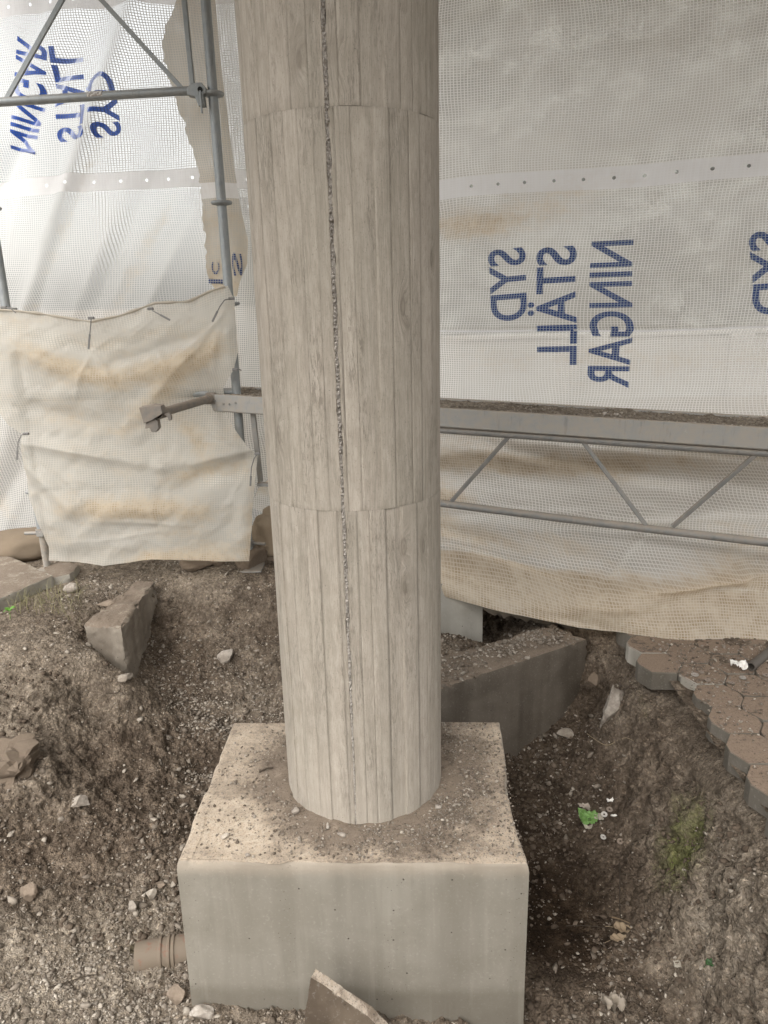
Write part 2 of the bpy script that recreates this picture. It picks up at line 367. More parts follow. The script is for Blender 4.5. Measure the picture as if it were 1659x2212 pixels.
# --- mesh reinforced film, printed from outside
def mat_sheet(name, gloss=.30, film=.45, print_=False, bands=(), eyelets=(), stripe=.30, pu=.014, pv=.0115, ink=((.022, .055, .21), (.06, .11, .30)), thread_tr=.5, film_col=(.80, .80, .77), thread_col=(.80, .79, .75)):
    m = NT(name); uv = m.coord('UV'); s = m.sep(uv); u, v = s[0], s[1]
    fu = m.math('FRACT', m.math('DIVIDE', u, pu)); fv = m.math('FRACT', m.math('DIVIDE', v, pv))
    tu = m.math('LESS_THAN', fu, stripe); tv = m.math('LESS_THAN', fv, stripe)
    thr = m.math('MAXIMUM', tu, tv)
    p = m.pos(); st = m.attr('stain'); cr = m.attr('crease')
    sn = m.noise(m.comb(m.math('MULTIPLY', u, 4), m.math('MULTIPLY', v, 9), 0.0), 1.0, 6, .72)
    sf = m.noise(m.comb(m.math('MULTIPLY', u, 60), m.math('MULTIPLY', v, 60), 0.0), 1.0, 4, .7)
    fleck = m.noise(m.comb(m.math('MULTIPLY', u, 35), m.math('MULTIPLY', v, 18), 0.0), 1.0, 5, .8)
    sn = m.math('MULTIPLY_ADD', m.math('SUBTRACT', fleck, .5), .55, sn)
    stf = m.math('MULTIPLY', m.sstep(m.math('ADD', st, m.math('MULTIPLY', m.math('SUBTRACT', sn, .5), 1.1)), .18, .85), m.math('MULTIPLY_ADD', sf, .7, .45), clamp=True)
    band = None; hole = None
    for (v0, v1, pitch) in bands:
        b = m.math('MULTIPLY', m.math('GREATER_THAN', v, v0), m.math('LESS_THAN', v, v1))
        band = b if band is None else m.math('MAXIMUM', band, b)
        if pitch:
            vc = (v0 + v1) / 2
            du = m.math('MULTIPLY', m.math('SUBTRACT', m.math('FRACT', m.math('DIVIDE', u, pitch)), .5), pitch)
            dv = m.math('SUBTRACT', v, vc)
            d = m.math('SQRT', m.math('ADD', m.math('MULTIPLY', du, du), m.math('MULTIPLY', dv, dv)))
            hh = m.math('LESS_THAN', d, .008)
            hole = hh if hole is None else m.math('MAXIMUM', hole, hh)
    sv = m.sstep(m.noise(m.comb(m.math('MULTIPLY', u, 11), m.math('MULTIPLY', v, 11), 0.0), 1.0, 6, .75), .38, .62); scol = m.mix(sv, C(.44, .31, .165), C(.68, .56, .40))
    colf = m.mix(stf, C(*film_col), scol); colt = m.mix(m.math('MULTIPLY', stf, .72), C(*thread_col), C(.66, .53, .37))
    if print_:
        colf = m.mix(m.math('MULTIPLY', m.sstep(sf, .3, .8), .5), C(*ink[0]), C(*ink[1])); 
    cloud = m.noise(p, 1.7, 4, .6)
    def diff(col, tr):
        a = m.n('ShaderNodeBsdfDiffuse'); m.set(a.inputs['Color'], col)
        b = m.n('ShaderNodeBsdfTranslucent'); m.set(b.inputs['Color'], col)
        x = m.n('ShaderNodeMixShader'); m.set(x.inputs[0], tr); m.set(x.inputs[1], a.outputs[0]); m.set(x.inputs[2], b.outputs[0]); return x.outputs[0]
    def mixs(f, a, b):
        x = m.n('ShaderNodeMixShader'); m.set(x.inputs[0], f); m.set(x.inputs[1], a); m.set(x.inputs[2], b); return x.outputs[0]
    tp = m.n('ShaderNodeBsdfTransparent'); m.set(tp.inputs['Color'], C(.97, .97, .96))
    opac = film if not print_ else .97
    of = m.math('ADD', m.math('MULTIPLY_ADD', m.math('SUBTRACT', cloud, .5), .5, opac), m.math('ADD', m.math('MULTIPLY', stf, .45), m.math('MULTIPLY', cr, .5)), clamp=True)
    cell = mixs(of, tp.outputs[0], diff(colf, .6 if not print_ else .45))
    th = diff(colt, thread_tr)
    sh = mixs(thr, cell, th)
    if band is not None:
        bnoise = m.noise(m.comb(m.math('MULTIPLY', u, 60), m.math('MULTIPLY', v, 4), 0.0), 1.0, 3, .6)
        bcol = m.mix(m.math('MULTIPLY', stf, .5), m.mix(bnoise, C(.84, .82, .80), C(.93, .92, .91)), C(.50, .39, .25))
        sh = mixs(m.math('MULTIPLY', band, m.math('MULTIPLY_ADD', bnoise, .3, .72, clamp=True)), sh, diff(bcol, .42))
    if hole is not None:
        sh = mixs(m.math('MULTIPLY', hole, .8), sh, tp.outputs[0])
    gl = m.n('ShaderNodeBsdfGlossy'); m.set(gl.inputs['Roughness'], .38); gl.inputs['Color'].default_value = C(.9, .9, .9)
    lw = m.n('ShaderNodeLayerWeight'); lw.inputs[0].default_value = .25
    wrinkle = m.bump(m.noise(m.comb(m.math('MULTIPLY', u, 14), m.math('MULTIPLY', v, 14), 0.0), 1.0, 4, .6), .35, .02)
    m.set(gl.inputs['Normal'], wrinkle)
    sh = mixs(m.math('MULTIPLY', lw.outputs['Fresnel'], m.math('MULTIPLY_ADD', stf, -gloss, gloss, clamp=True)), sh, gl.outputs[0])
    return m.done(sh)

SOILC = mat_stone('earth_crumbs', (.055, .040, .029), (.15, .117, .087)); SOIL = mat_soil(); RUBBLE = mat_stone(); PALE = mat_stone('pale_stone', (.29, .255, .215), (.46, .415, .36)); EARTHY = mat_stone('earthy_stone', (.17, .13, .095), (.27, .215, .165))
BOARD = mat_boardformed(); MORTAR = mat_mortar()
FOOT = mat_concrete('footing_concrete', True, side=(.212, .192, .158), side2=(.262, .240, .200), top=(.52, .44, .345), dirtamt=.55, dust_lo=-.455)
OLDCON = mat_concrete('old_concrete', False, (.095, .078, .060), (.145, .122, .097), (.30, .262, .212), dirtamt=.8)
PIERC = mat_concrete('pier_concrete', False, (.30, .285, .25), (.36, .34, .30), dirtamt=.6)
STEEL = mat_metal(); DSTEEL = mat_metal('dusty_steel', (.24, .24, .235), (.30, .255, .205), .4, .6, .4); RAILM = mat_metal('deck_rail_metal', (.35, .345, .33), (.37, .31, .245), .5, .65, .25)

# ------------------------------------------------------------------ terrain
CP = []   # (x, y, z, dry); dry below zero means damp earth plus painted pit shade
def cz(px, py, z, dry=.2):
    p = atz(px, py, z); CP.append((p[0], p[1], z, dry))
for a in [(97, 1195, .0, .6), (250, 1212, -.01, .5), (400, 1212, -.01, .5), (545, 1200, .0, .3), (590, 1180, 0, .3), (0, 1340, .0, .4), (100, 1340, -.01, .3), (190, 1320, -.02, .4),
          (0, 1255, .01, .3), (0, 1400, -.02, .4), (110, 1420, -.05, .4), (185, 1425, -.075, .5), (165, 1395, -.03, .4), (205, 1405, -.055, .4), (228, 1430, -.10, .4), (250, 1458, -.15, .3), (272, 1478, -.20, .2), (300, 1470, -.24, .1), (295, 1490, -.33, .0), (130, 1480, -.12, .4), (0, 1500, -.16, .45), (110, 1520, -.17, .5), (190, 1540, -.28, .3),
          (0, 1620, -.24, .4), (100, 1640, -.26, .35), (200, 1650, -.40, .0), (0, 1760, -.36, .0), (120, 1780, -.40, .0), (0, 1880, -.42, .0), (180, 1900, -.47, .0),
          (0, 2030, -.46, .6), (150, 2030, -.49, .6), (300, 2020, -.52, .8), (380, 2010, -.53, .9), (0, 2200, -.47, 1.0), (180, 2200, -.52, 1.0), (390, 2190, -.545, .55),
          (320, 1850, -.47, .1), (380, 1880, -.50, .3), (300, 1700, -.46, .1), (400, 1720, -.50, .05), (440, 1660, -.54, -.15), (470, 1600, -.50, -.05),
          (280, 1520, -.40, .15), (330, 1480, -.38, .05), (400, 1560, -.44, .2), (520, 1520, -.46, .3), (600, 1540, -.48, .3), (480, 1430, -.35, .25), (560, 1450, -.38, .2), (600, 1420, -.33, .1),
          (380, 1420, -.34, -.1), (345, 1380, -.28, -.1), (350, 1300, -.10, .3), (420, 1330, -.20, .2), (500, 1350, -.24, .05), (590, 1350, -.22, .0), (600, 1290, -.08, .05),
          (420, 1268, -.03, .4), (500, 1275, -.05, .3), (600, 1240, -.02, .1), (420, 1235, .0, .5),
          (420, 2165, -.510, .5), (520, 2172, -.515, .3), (640, 2178, -.525, .3), (800, 2185, -.545, .2), (1000, 2195, -.58, .2), (500, 2210, -.52, .3), (800, 2240, -.54, .3),
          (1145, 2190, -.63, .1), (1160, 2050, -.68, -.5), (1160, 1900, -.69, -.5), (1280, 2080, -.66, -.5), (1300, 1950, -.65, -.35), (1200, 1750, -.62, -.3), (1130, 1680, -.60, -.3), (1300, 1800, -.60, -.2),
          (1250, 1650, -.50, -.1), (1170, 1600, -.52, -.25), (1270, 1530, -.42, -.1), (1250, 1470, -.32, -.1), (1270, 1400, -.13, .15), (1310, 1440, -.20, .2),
          (1320, 1530, -.30, .15), (1330, 1620, -.38, .1), (1380, 1700, -.42, .12), (1400, 1800, -.50, .15), (1400, 1950, -.58, .15), (1400, 2100, -.60, .3),
          (1360, 1500, -.17, .2), (1430, 1520, -.15, .2), (1460, 1600, -.20, .15), (1500, 1700, -.25, .15), (1450, 1730, -.34, .15), (1480, 1850, -.42, .45), (1560, 1700, -.13, .35), (1580, 1800, -.17, .5),
          (1540, 1900, -.32, .65), (1530, 2000, -.42, .7), (1620, 1900, -.16, .6), (1659, 1950, -.17, .5), (1620, 2050, -.33, .6), (1520, 2130, -.54, .4), (1500, 2200, -.60, .3), (1620, 2180, -.45, .5),
          (1300, 2200, -.62, .35), (1659, 2060, -.27, .5), (1400, 2200, -.61, .35)]:
    cz(*a)
for a in [(-.4, 2.1, -.58, .1), (0, 2.0, -.6, .1), (.3, 1.9, -.62, .1), (-.1, 2.9, -.5, .1), (.1, 3.35, -.22, .3), (.35, 3.38, -.20, .4), (.3, 3.55, -.21, .3), (.55, 3.5, -.30, .1), (.6, 3.8, -.40, .1), (.45, 3.5, -.24, .2),
          (.75, 3.42, -.12, .3), (.9, 3.35, -.10, .2), (1.05, 3.25, -.09, .2), (.9, 3.9, -.2, .1), (.1, 3.8, -.22, .1), (-.15, 3.4, -.25, .1),
          (1.2, 3.1, -.085, .2), (1.25, 2.7, -.085, .2), (1.22, 2.3, -.085, .2), (1.2, 1.9, -.085, .2), (1.6, 2.5, -.09, .2), (1.6, 3.2, -.09, .2), (2.2, 2.6, -.09, .2), (2.2, 3.6, -.08, .2), (1.4, 3.8, -.08, .2),
          (-.3, 3.9, -.02, .2), (-.1, 4.3, -.02, .2), (.5, 4.5, -.05, .2), (1.0, 4.5, -.05, .2), (-.6, 4.6, 0, .3), (-1.4, 4.8, 0, .4), (-2.4, 4.8, 0, .4), (-3, 4, 0, .4), (-3, 3, 0, .4), (-2.4, 3.2, 0, .4), (-2.6, 2.4, -.05, .4),
          (-2.4, 1.6, -.15, .5), (-2, 1.0, -.2, .5), (-1.1, 1.2, -.42, .8), (-.5, 1.3, -.49, .5), (0, 1.3, -.52, .4), (.5, 1.2, -.56, .4), (.95, 1.3, -.5, .4), (1.25, 1.5, -.13, .4), (1.2, 1.2, -.15, .4), (1.5, .9, -.1, .4),
          (1.6, 1.6, -.09, .3), (0, .55, -.2, .4), (0, .2, -.08, .4), (.8, .5, -.1, .4), (-.8, .5, -.15, .4), (-1.6, .2, -.05, .4), (0, -.6, 0, .4), (1.5, -.6, 0, .4), (-1.6, -.8, 0, .4), (3, 0, 0, .3), (-3.5, 0, 0, .3), (3.2, 2.5, -.05, .3), (3.2, 4.2, 0, .3),
          (-3.6, 5.5, 0, .3), (0, 6, 0, .3), (3, 6, 0, .3), (0, -3, 0, .3), (-4.5, 2, 0, .3)]:
    CP.append(a)
CPA = np.array(CP); _d = np.hypot(CPA[:, None, 0] - CPA[None, :, 0], CPA[:, None, 1] - CPA[None, :, 1])
_K = np.sqrt(_d ** 2 + .02 ** 2); _N = len(CPA)
_A = np.zeros((_N + 1, _N + 1)); _A[:_N, :_N] = _K - np.eye(_N) * .015; _A[:_N, _N] = 1; _A[_N, :_N] = 1
_W = np.linalg.solve(_A, np.vstack([CPA[:, 2:4], [[0, 0]]]))
def terrain_base(x, y):
    x = np.asarray(x, float).ravel(); y = np.asarray(y, float).ravel(); out = np.empty((len(x), 2))
    for i in range(0, len(x), 40000):
        d = np.sqrt((x[i:i + 40000, None] - CPA[None, :, 0]) ** 2 + (y[i:i + 40000, None] - CPA[None, :, 1]) ** 2 + .0004)
        out[i:i + 40000] = d @ _W[:_N] + _W[_N]
    far = np.clip((np.hypot(x, y - 2) - 4.5) / 2.5, 0, 1)
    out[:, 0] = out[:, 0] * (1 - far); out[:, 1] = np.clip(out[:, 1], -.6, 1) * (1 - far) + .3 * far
    return out
def disp(P, z):
    """roughness of the dug earth at the 3D points P (measured along the surface normal)"""
    x, y = P[:, 0], P[:, 1]
    pit = np.clip(-z / .12, 0, 1)                                   # rough inside the dig, flatter on top
    near = (np.hypot(x, y - 2.5) < 4.5)
    flat = np.where((x > 1.13) & (y > 1.7) & (y < 4), .10, 1.0)     # bedding under the pavers
    bank = np.clip(1 - np.hypot(x - .95, (y - 2.4) * .5) / .35, 0, 1); pale = np.clip((-.35 - x) / .2, 0, 1) * np.clip((1.95 - y) / .2, 0, 1)
    amp = (.30 + .70 * pit) * near * flat * (1 + .5 * bank) * (1 - .45 * pale)
    wv = np.stack([fbm(P * 9, 2, 5), fbm(P * 9, 2, 9), fbm(P * 9, 2, 13)], 1) * .02
    Q = P + wv
    big = fbm(Q * 4.5, 3, 3, .5) * .016
    clod = fbm(Q * 15, 3, 7, .55) * .012
    lump = fbm(Q * 44, 4, 11, .70) * .0080
    grit = np.abs(fbm(Q * 120, 2, 21, .6)) * .0055
    mask = np.clip(fbm(P * 3.1, 2, 91) * 1.2 + .85, .45, 1.4)        # some patches are trodden smooth
    return amp * (big + (clod + lump) * mask + grit)
def terrain(x, y):
    b = terrain_base(x, y); z, dry = b[:, 0], b[:, 1]
    x = np.asarray(x, float).ravel(); y = np.asarray(y, float).ravel()
    return z + disp(np.stack([x, y, z], 1), z), dry
def build_ground():
    def axis(a, b, st, lo, hi):
        core = np.arange(a, b, st); l = [a]; s = st
        while l[-1] > lo: s *= 1.35; l.append(l[-1] - s)
        r = [core[-1]]; s = st
        while r[-1] < hi: s *= 1.35; r.append(r[-1] + s)
        return np.concatenate([np.array(l[1:])[::-1], core, np.array(r[1:])])
    X = axis(-2.75, 1.75, .0062, -260, 260); Y = axis(1.42, 4.45, .0062, -260, 260)
    gx, gy = np.meshgrid(X, Y, indexing='ij'); bb = terrain_base(gx, gy); z, dry = bb[:, 0], bb[:, 1]
    Zg = z.reshape(gx.shape); dzx = np.gradient(Zg, X, axis=0).ravel(); dzy = np.gradient(Zg, Y, axis=1).ravel()
    nl = 1 / np.sqrt(1 + dzx ** 2 + dzy ** 2); P = np.stack([gx.ravel(), gy.ravel(), z], 1); d = disp(P, z)
    V = P + np.stack([-dzx * nl, -dzy * nl, nl], 1) * d[:, None]
    me = mesh_np('ground', V, grid_faces(len(X), len(Y)))
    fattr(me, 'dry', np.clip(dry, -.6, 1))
    c = atz(1475, 1810, -.35); c2 = atz(1385, 1560, -.27)
    mo = np.exp(-(((P[:, 0] - c[0] - (P[:, 1] - c[1]) * .25) / .10) ** 2 + ((P[:, 1] - c[1]) / .20) ** 2)) * .95
    mo += .40 * np.exp(-(((P[:, 0] - c2[0]) / .05) ** 2 + ((P[:, 1] - c2[1]) / .10) ** 2))
    fattr(me, 'moss', np.clip(mo, 0, 1))
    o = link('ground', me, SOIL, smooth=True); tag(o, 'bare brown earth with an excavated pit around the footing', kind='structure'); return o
build_ground()
def gz(x, y):
    return float(terrain([x], [y])[0][0])

# ------------------------------------------------------------------ stones and gravel
def ico(sub):
    bm = bmesh.new(); bmesh.ops.create_icosphere(bm, subdivisions=sub, radius=1)
    bm.verts.ensure_lookup_table()
    V = np.array([v.co[:] for v in bm.verts]); F = np.array([[v.index for v in f.verts] for f in bm.faces]); bm.free(); return V, F
ICO1, ICO2, ICO4 = ico(1), ico(2), ico(4)
def rock_shape(base, seed, cuts=7, rough=.12):
    V, F = base; rg = np.random.default_rng(seed); V = V.copy()
    for _ in range(cuts):
        n = rg.normal(size=3); n /= np.linalg.norm(n); d = rg.uniform(.35, .8); s = V @ n
        V = V - np.outer(np.clip(s - d, 0, None), n)
    V = V + V * (fbm(V * 2.2 + seed, 4, seed)[:, None] * rough)
    return V, F
def scatter(name, n, sampler, size, mat, label, seed, surf=None, parent=None, flat=.55, kind='stuff', bigfrac=.0, tint=(0, 1), sink=.25):
    rg = np.random.default_rng(seed)
    shapes = [rock_shape(ICO1, seed * 31 + k, 4, .25) for k in range(10)]
    xy = sampler(n, rg); n = len(xy)
    z = terrain(xy[:, 0], xy[:, 1])[0] if surf is None else surf(xy)
    Vs = []; Fs = []; T = []; b = 0
    s = size[0] * (size[1] / size[0]) ** (rg.random(n) ** 2.6)
    for i in range(n):
        V, F = shapes[i % 10]; sc = s[i] * np.array([1, rg.uniform(.55, .95), rg.uniform(flat * .6, flat * 1.2)])
        a = rg.uniform(0, 6.283); t1 = rg.normal() * .35; t2 = rg.normal() * .35
        ca, sa = math.cos(a), math.sin(a); R = np.array([[ca, -sa, 0], [sa, ca, 0], [0, 0, 1]])
        R = R @ np.array([[1, 0, 0], [0, math.cos(t1), -math.sin(t1)], [0, math.sin(t1), math.cos(t1)]]) @ np.array([[math.cos(t2), 0, math.sin(t2)], [0, 1, 0], [-math.sin(t2), 0, math.cos(t2)]])
        W = (V * sc) @ R.T + np.array([xy[i, 0], xy[i, 1], z[i] + s[i] * flat * (1 - 2 * sink) * .5])
        Vs.append(W); Fs.append(F + b); b += len(V)
        tv = tint[0] + (tint[1] - tint[0]) * rg.random() ** 1.9
        T.append(np.full(len(V), tv))
    me = mesh_np(name, np.vstack(Vs), np.vstack(Fs)); fattr(me, 'tint', np.concatenate(T))
    o = link(name, me, mat, parent); tag(o, label, kind=kind); return o

FX, FY = np.array([math.cos(-.0422), math.sin(-.0422)]), np.array([-math.sin(-.0422), math.cos(-.0422)])
FO = np.array([-.6132, 1.7316]); FW, FL = .992, .714
COLC = np.array([-.0843, 2.1142]); CR = .25
def in_foot(xy, m=.0):
    d = xy - FO; a = d @ FX; b = d @ FY
    return (a > -m) & (a < FW + m) & (b > -m) & (b < FL + m)
BA, BB = np.array([-.12, 2.585]), np.array([.93, 3.205])   # front top edge of the buried beam
BD = (BB - BA) / np.linalg.norm(BB - BA); BN = np.array([-BD[1], BD[0]])
def in_beam(xy):
    d = xy - BA; a = d @ BD; b = d @ BN
    return (a > 0) & (a < np.linalg.norm(BB - BA)) & (b > 0) & (b < .22)
def dens_sampler(weights, box=(-2.5, 1.9, 1.45, 4.6)):
    def f(n, rg):
        out = []; c = 0
        while c < n:
            p = np.stack([rg.uniform(box[0], box[1], n * 2), rg.uniform(box[2], box[3], n * 2)], 1)
            k = np.clip(fbm(xy0(p[:, 0], p[:, 1], 2.5), 4, 77) * .9 + .35, .05, 1)
            for (cx, cy, r, wt) in weights: k = k + wt * np.exp(-((p[:, 0] - cx) ** 2 + (p[:, 1] - cy) ** 2) / r ** 2)
            k = k * ~in_foot(p, .005) * ~in_beam(p)
            k = k * np.where((p[:, 0] > 1.1) & (p[:, 1] > 1.7), 0, 1)
            out.append(p[rg.random(len(p)) * 2.0 < k]); c += len(out[-1])
        return np.vstack(out)[:n]
    return f
WT = [(-.85, 3.3, .35, 1.2), (-.7, 1.75, .5, 1.6), (-1.2, 1.6, .4, 1.5), (-1.5, 3.7, .3, 1.2), (-.85, 3.75, .25, 1.5), (.3, 3.4, .25, 2.2), (.7, 2.9, .25, .8), (.75, 1.6, .3, .8)]
scatter('gravel', 26000, dens_sampler(WT), (.0028, .0105), RUBBLE, 'fine grey gravel and grit strewn over the dug earth', 3, tint=(0, 1))
def bank_sampler(n, rg):
    p = np.stack([rg.uniform(-2.4, 1.13, n * 4), rg.uniform(1.45, 3.9, n * 4)], 1); b = terrain_base(p[:, 0], p[:, 1])[:, 0]
    k = (b < -.07) * (1 + 1.2 * (p[:, 0] > .55)) * np.where((p[:, 0] < -.4) & (p[:, 1] < 1.95), .25, 1) * np.clip(fbm(xy0(p[:, 0], p[:, 1], 3), 3, 177) + .55, .1, 1) * ~in_foot(p, .01) * ~in_beam(p)
    return p[rg.random(len(p)) < k][:n]
scatter('earth_clods', 13000, bank_sampler, (.004, .019), SOILC, 'crumbled clods of brown earth covering the sides of the pit', 15, flat=.7, sink=.35)
scatter('rubble_chips', 3200, dens_sampler(WT), (.008, .022), RUBBLE, 'broken stone chips lying loose over the dug earth', 5, tint=(0, .8), sink=.3)
def slope_samp(n, rg):
    p = np.array([-.80, 3.12]) + rg.normal(size=(n * 3, 2)) * np.array([.17, .24]); k = np.clip(fbm(xy0(p[:, 0], p[:, 1], 7), 3, 311) + .5, 0, 1) * ~in_foot(p, .01)
    return p[rg.random(len(p)) < k][:n]
scatter('pale_chips', 1500, slope_samp, (.004, .015), RUBBLE, 'spill of pale angular chips down the slope left of the column', 17, tint=(.35, 1), flat=.45)
def floor_samp(n, rg):
    p = np.array([-1.0, 1.72]) + rg.normal(size=(n * 3, 2)) * np.array([.30, .16]); k = np.clip(fbm(xy0(p[:, 0], p[:, 1], 6), 3, 313) + .55, 0, 1) * ~in_foot(p, .01) * (p[:, 1] > 1.4)
    return p[rg.random(len(p)) < k][:n]
scatter('sandy_chips', 2600, floor_samp, (.003, .013), RUBBLE, 'pale sandy chips strewn over the pit floor at lower left', 19, tint=(.3, 1), flat=.45)
def foot_samp(n, rg):
    p = FO + np.outer(rg.uniform(.01, FW - .01, n * 6), FX) + np.outer(rg.uniform(.01, FL - .01, n * 6), FY)
    d = np.hypot(p[:, 0] - COLC[0], p[:, 1] - COLC[1]); k = np.exp(-((d - .27) / .12) ** 2) + .22
    k = k * (d > CR + .004) * (.4 + .8 * (p[:, 0] > -.1))
    return p[rg.random(len(p)) < k][:n]
scatter('footing_grit', 9000, foot_samp, (.0016, .0075), RUBBLE, 'brown grit and stone chips scattered on top of the footing around the column', 8, surf=lambda xy: np.zeros(len(xy)) + .001, tint=(0, .9))

# ------------------------------------------------------------------ column
def build_column():
    root = thing('concrete_column', (COLC[0], COLC[1], 0), 'round board-marked grey concrete column standing on the square footing, with a crumbly vertical seam', 'column')
    z1 = aty(765, 1104, COLC[1] - CR)[2]; z2 = aty(735, 228, COLC[1] - CR)[2]
    ztop = 3.5
    sp = aty(745, 1300, COLC[1] - CR * .99)
    # seam azimuth: solve from its picture position at the foot
    pz = atz(771, 1757, 0.0); th_s = math.atan2(pz[1] - COLC[1], pz[0] - COLC[0]) + .017
    th = th_s
    rg = np.random.default_rng(4)
    secs = [(0.0, z1, .2496), (z1, z2, .2504), (z2, ztop, .2500)]
    ks = 0
    Vs = []; Fs = []; UVs = []; Bs = []; Js = []; b = 0
    for si, (za, zb, R0) in enumerate(secs):
        # boards around
        ang = [0.0]; ww = (.026, .056) if si == 0 else (.030, .062)
        while ang[-1] < 2 * math.pi: ang.append(ang[-1] + rg.uniform(*ww) / R0)
        ang[-1] = 2 * math.pi; ang = np.array(ang)
        nb = len(ang) - 1; offs = rg.normal(0, .0009 if si else .0016, nb) * .8; tone = rg.random(nb)
        tilt = rg.normal(0, .016, nb)
        A = []; BR = []
        for k in range(nb):
            a0, a1 = ang[k] + .0010, ang[k + 1] - .0010
            mid = (a0 + a1) / 2
            for a in np.linspace(a0, a1, 9):
                A.append((a + th_s - math.pi, offs[k] + tilt[k] * (a - mid) * R0 + .0006, tone[k], 0.0))
            q_ = rg.random(); strong = rg.random() * (1.0 if si == 0 else .75); fin = (-.0020 if q_ < .6 else .0009) * (.10 + .90 * strong ** 2)
            A.append((ang[k + 1] + th_s - math.pi, fin * .32, tone[k], strong))
        A = np.array(A)
        # cut the seam slot (it lies at angle th_s = start/2)
        dist = (A[:, 0] - th_s); keep = np.abs(dist) > .026
        L = A[keep & (dist < 0)]; Rr = A[keep & (dist > 0)]
        zz = np.arange(za, zb, .012); zz = np.append(zz, zb)
        nz = len(zz)
        e1 = .0 * zz; 
        wseam = np.interp(zz, [0, .15, .35, .8, 1.6, 3.5], [.0009, .0013, .0025, .0038, .0042, .0039])
        jag = lambda sd: fbm(np.stack([zz * 38, zz * 0, zz * 0], 1), 3, sd) * .0022
        eL = th_s - (wseam + np.clip(jag(60), -wseam * .6, 1)) / R0; eR = th_s + (wseam + np.clip(jag(90), -wseam * .6, 1)) / R0
        lo, ro = L[-1], Rr[0]
        cols = []
        for a in L: cols.append((np.full(nz, a[0]), a[1], a[2], a[3]))
        cols.append((eL - .0012 / R0, lo[1], lo[2], 0)); cols.append((eL, lo[1] - .0012, lo[2], .6)); cols.append((eL + .0008, -.012, lo[2], 1)); cols.append((eR - .0008, -.012, ro[2], 1)); cols.append((eR, ro[1] - .0012, ro[2], .6)); cols.append((eR + .0012 / R0, ro[1], ro[2], 0))
        for a in Rr: cols.append((np.full(nz, a[0]), a[1], a[2], a[3]))
        nc = len(cols)
        TH = np.stack([c[0] for c in cols]); OF = np.stack([np.full(nz, c[1]) for c in cols])
        wob = fbm(np.stack([TH.ravel() * 3, np.tile(zz, nc) * 1.5, np.full(nc * nz, si * 7.)], 1), 2, 50).reshape(nc, nz) * .0006
        # the ring joint: tiny rounded step
        edge = np.zeros(nz); edge[0] = -.0004 if si else 0; edge[-1] = -.0006 if si < 2 else 0
        RR = R0 + OF + wob + edge[None, :]
        X = COLC[0] + RR * np.cos(TH); Yy = COLC[1] + RR * np.sin(TH); ZZ = np.tile(zz, (nc, 1))
        ZZ = ZZ + 0
        if si == 0: ZZ[:, 0] = -.01
        V = np.stack([X.ravel(), Yy.ravel(), ZZ.ravel()], 1)
        F = grid_faces(nc, nz)
        w_ = np.stack([(nc - 1) * nz + np.arange(nz - 1), np.arange(nz - 1), np.arange(1, nz), (nc - 1) * nz + np.arange(1, nz)], 1)
        Vs.append(V); Fs.append(np.vstack([F, w_]) + b); b += len(V)
        UVs.append(np.stack([(TH.ravel()) * .25 + 5, ZZ.ravel() + si * .13], 1))
        Bs.append(np.repeat([c[2] for c in cols], nz))
        jj = np.repeat(np.array([c[3] for c in cols], float), nz).reshape(nc, nz)
        if si: jj[:, 0] = .9
        if si < 2: jj[:, -1] = .9
        Js.append(jj.ravel())
    me = mesh_np('shaft', np.vstack(Vs), np.vstack(Fs)); set_uv(me, np.vstack(UVs)); fattr(me, 'board', np.concatenate(Bs)); fattr(me, 'joint', np.concatenate(Js))
    link('shaft', me, BOARD, root)
    # crumbly mortar filling the slot
    zz = np.arange(0.0, ztop, .0016); wseam = np.interp(zz, [0, .15, .35, .8, 1.6, 3.5], [.0014, .0020, .0036, .0052, .0056, .0052])
    nu = 12; uu = np.linspace(-1, 1, nu); TH = th_s + uu[:, None] * wseam[None, :] / CR
    P = np.stack([(uu[:, None] * wseam[None, :]).ravel(), np.tile(zz, nu), np.zeros(nu * len(zz))], 1)
    hgt = (np.abs(fbm(P * 150, 4, 70, .6)) * .010 - .0032 + fbm(P * 45, 2, 71) * .0025).reshape(nu, len(zz))
    hgt = hgt * np.interp(zz, [0, .2, .5], [.35, .5, 1])[None, :]
    hgt[0, :] = -.006; hgt[-1, :] = -.006
    RR = CR + hgt; V = np.stack([(COLC[0] + RR * np.cos(TH)).ravel(), (COLC[1] + RR * np.sin(TH)).ravel(), np.tile(zz, nu)], 1)
    me = mesh_np('mortar_seam', V, grid_faces(nu, len(zz))); fattr(me, 'depth', np.clip(-hgt.ravel() / .006, 0, 1))
    s = link('mortar_seam', me, MORTAR, root); s['label'] = 'rough crumbly dark mortar seam running down the column'
    adopt(root)
build_column()

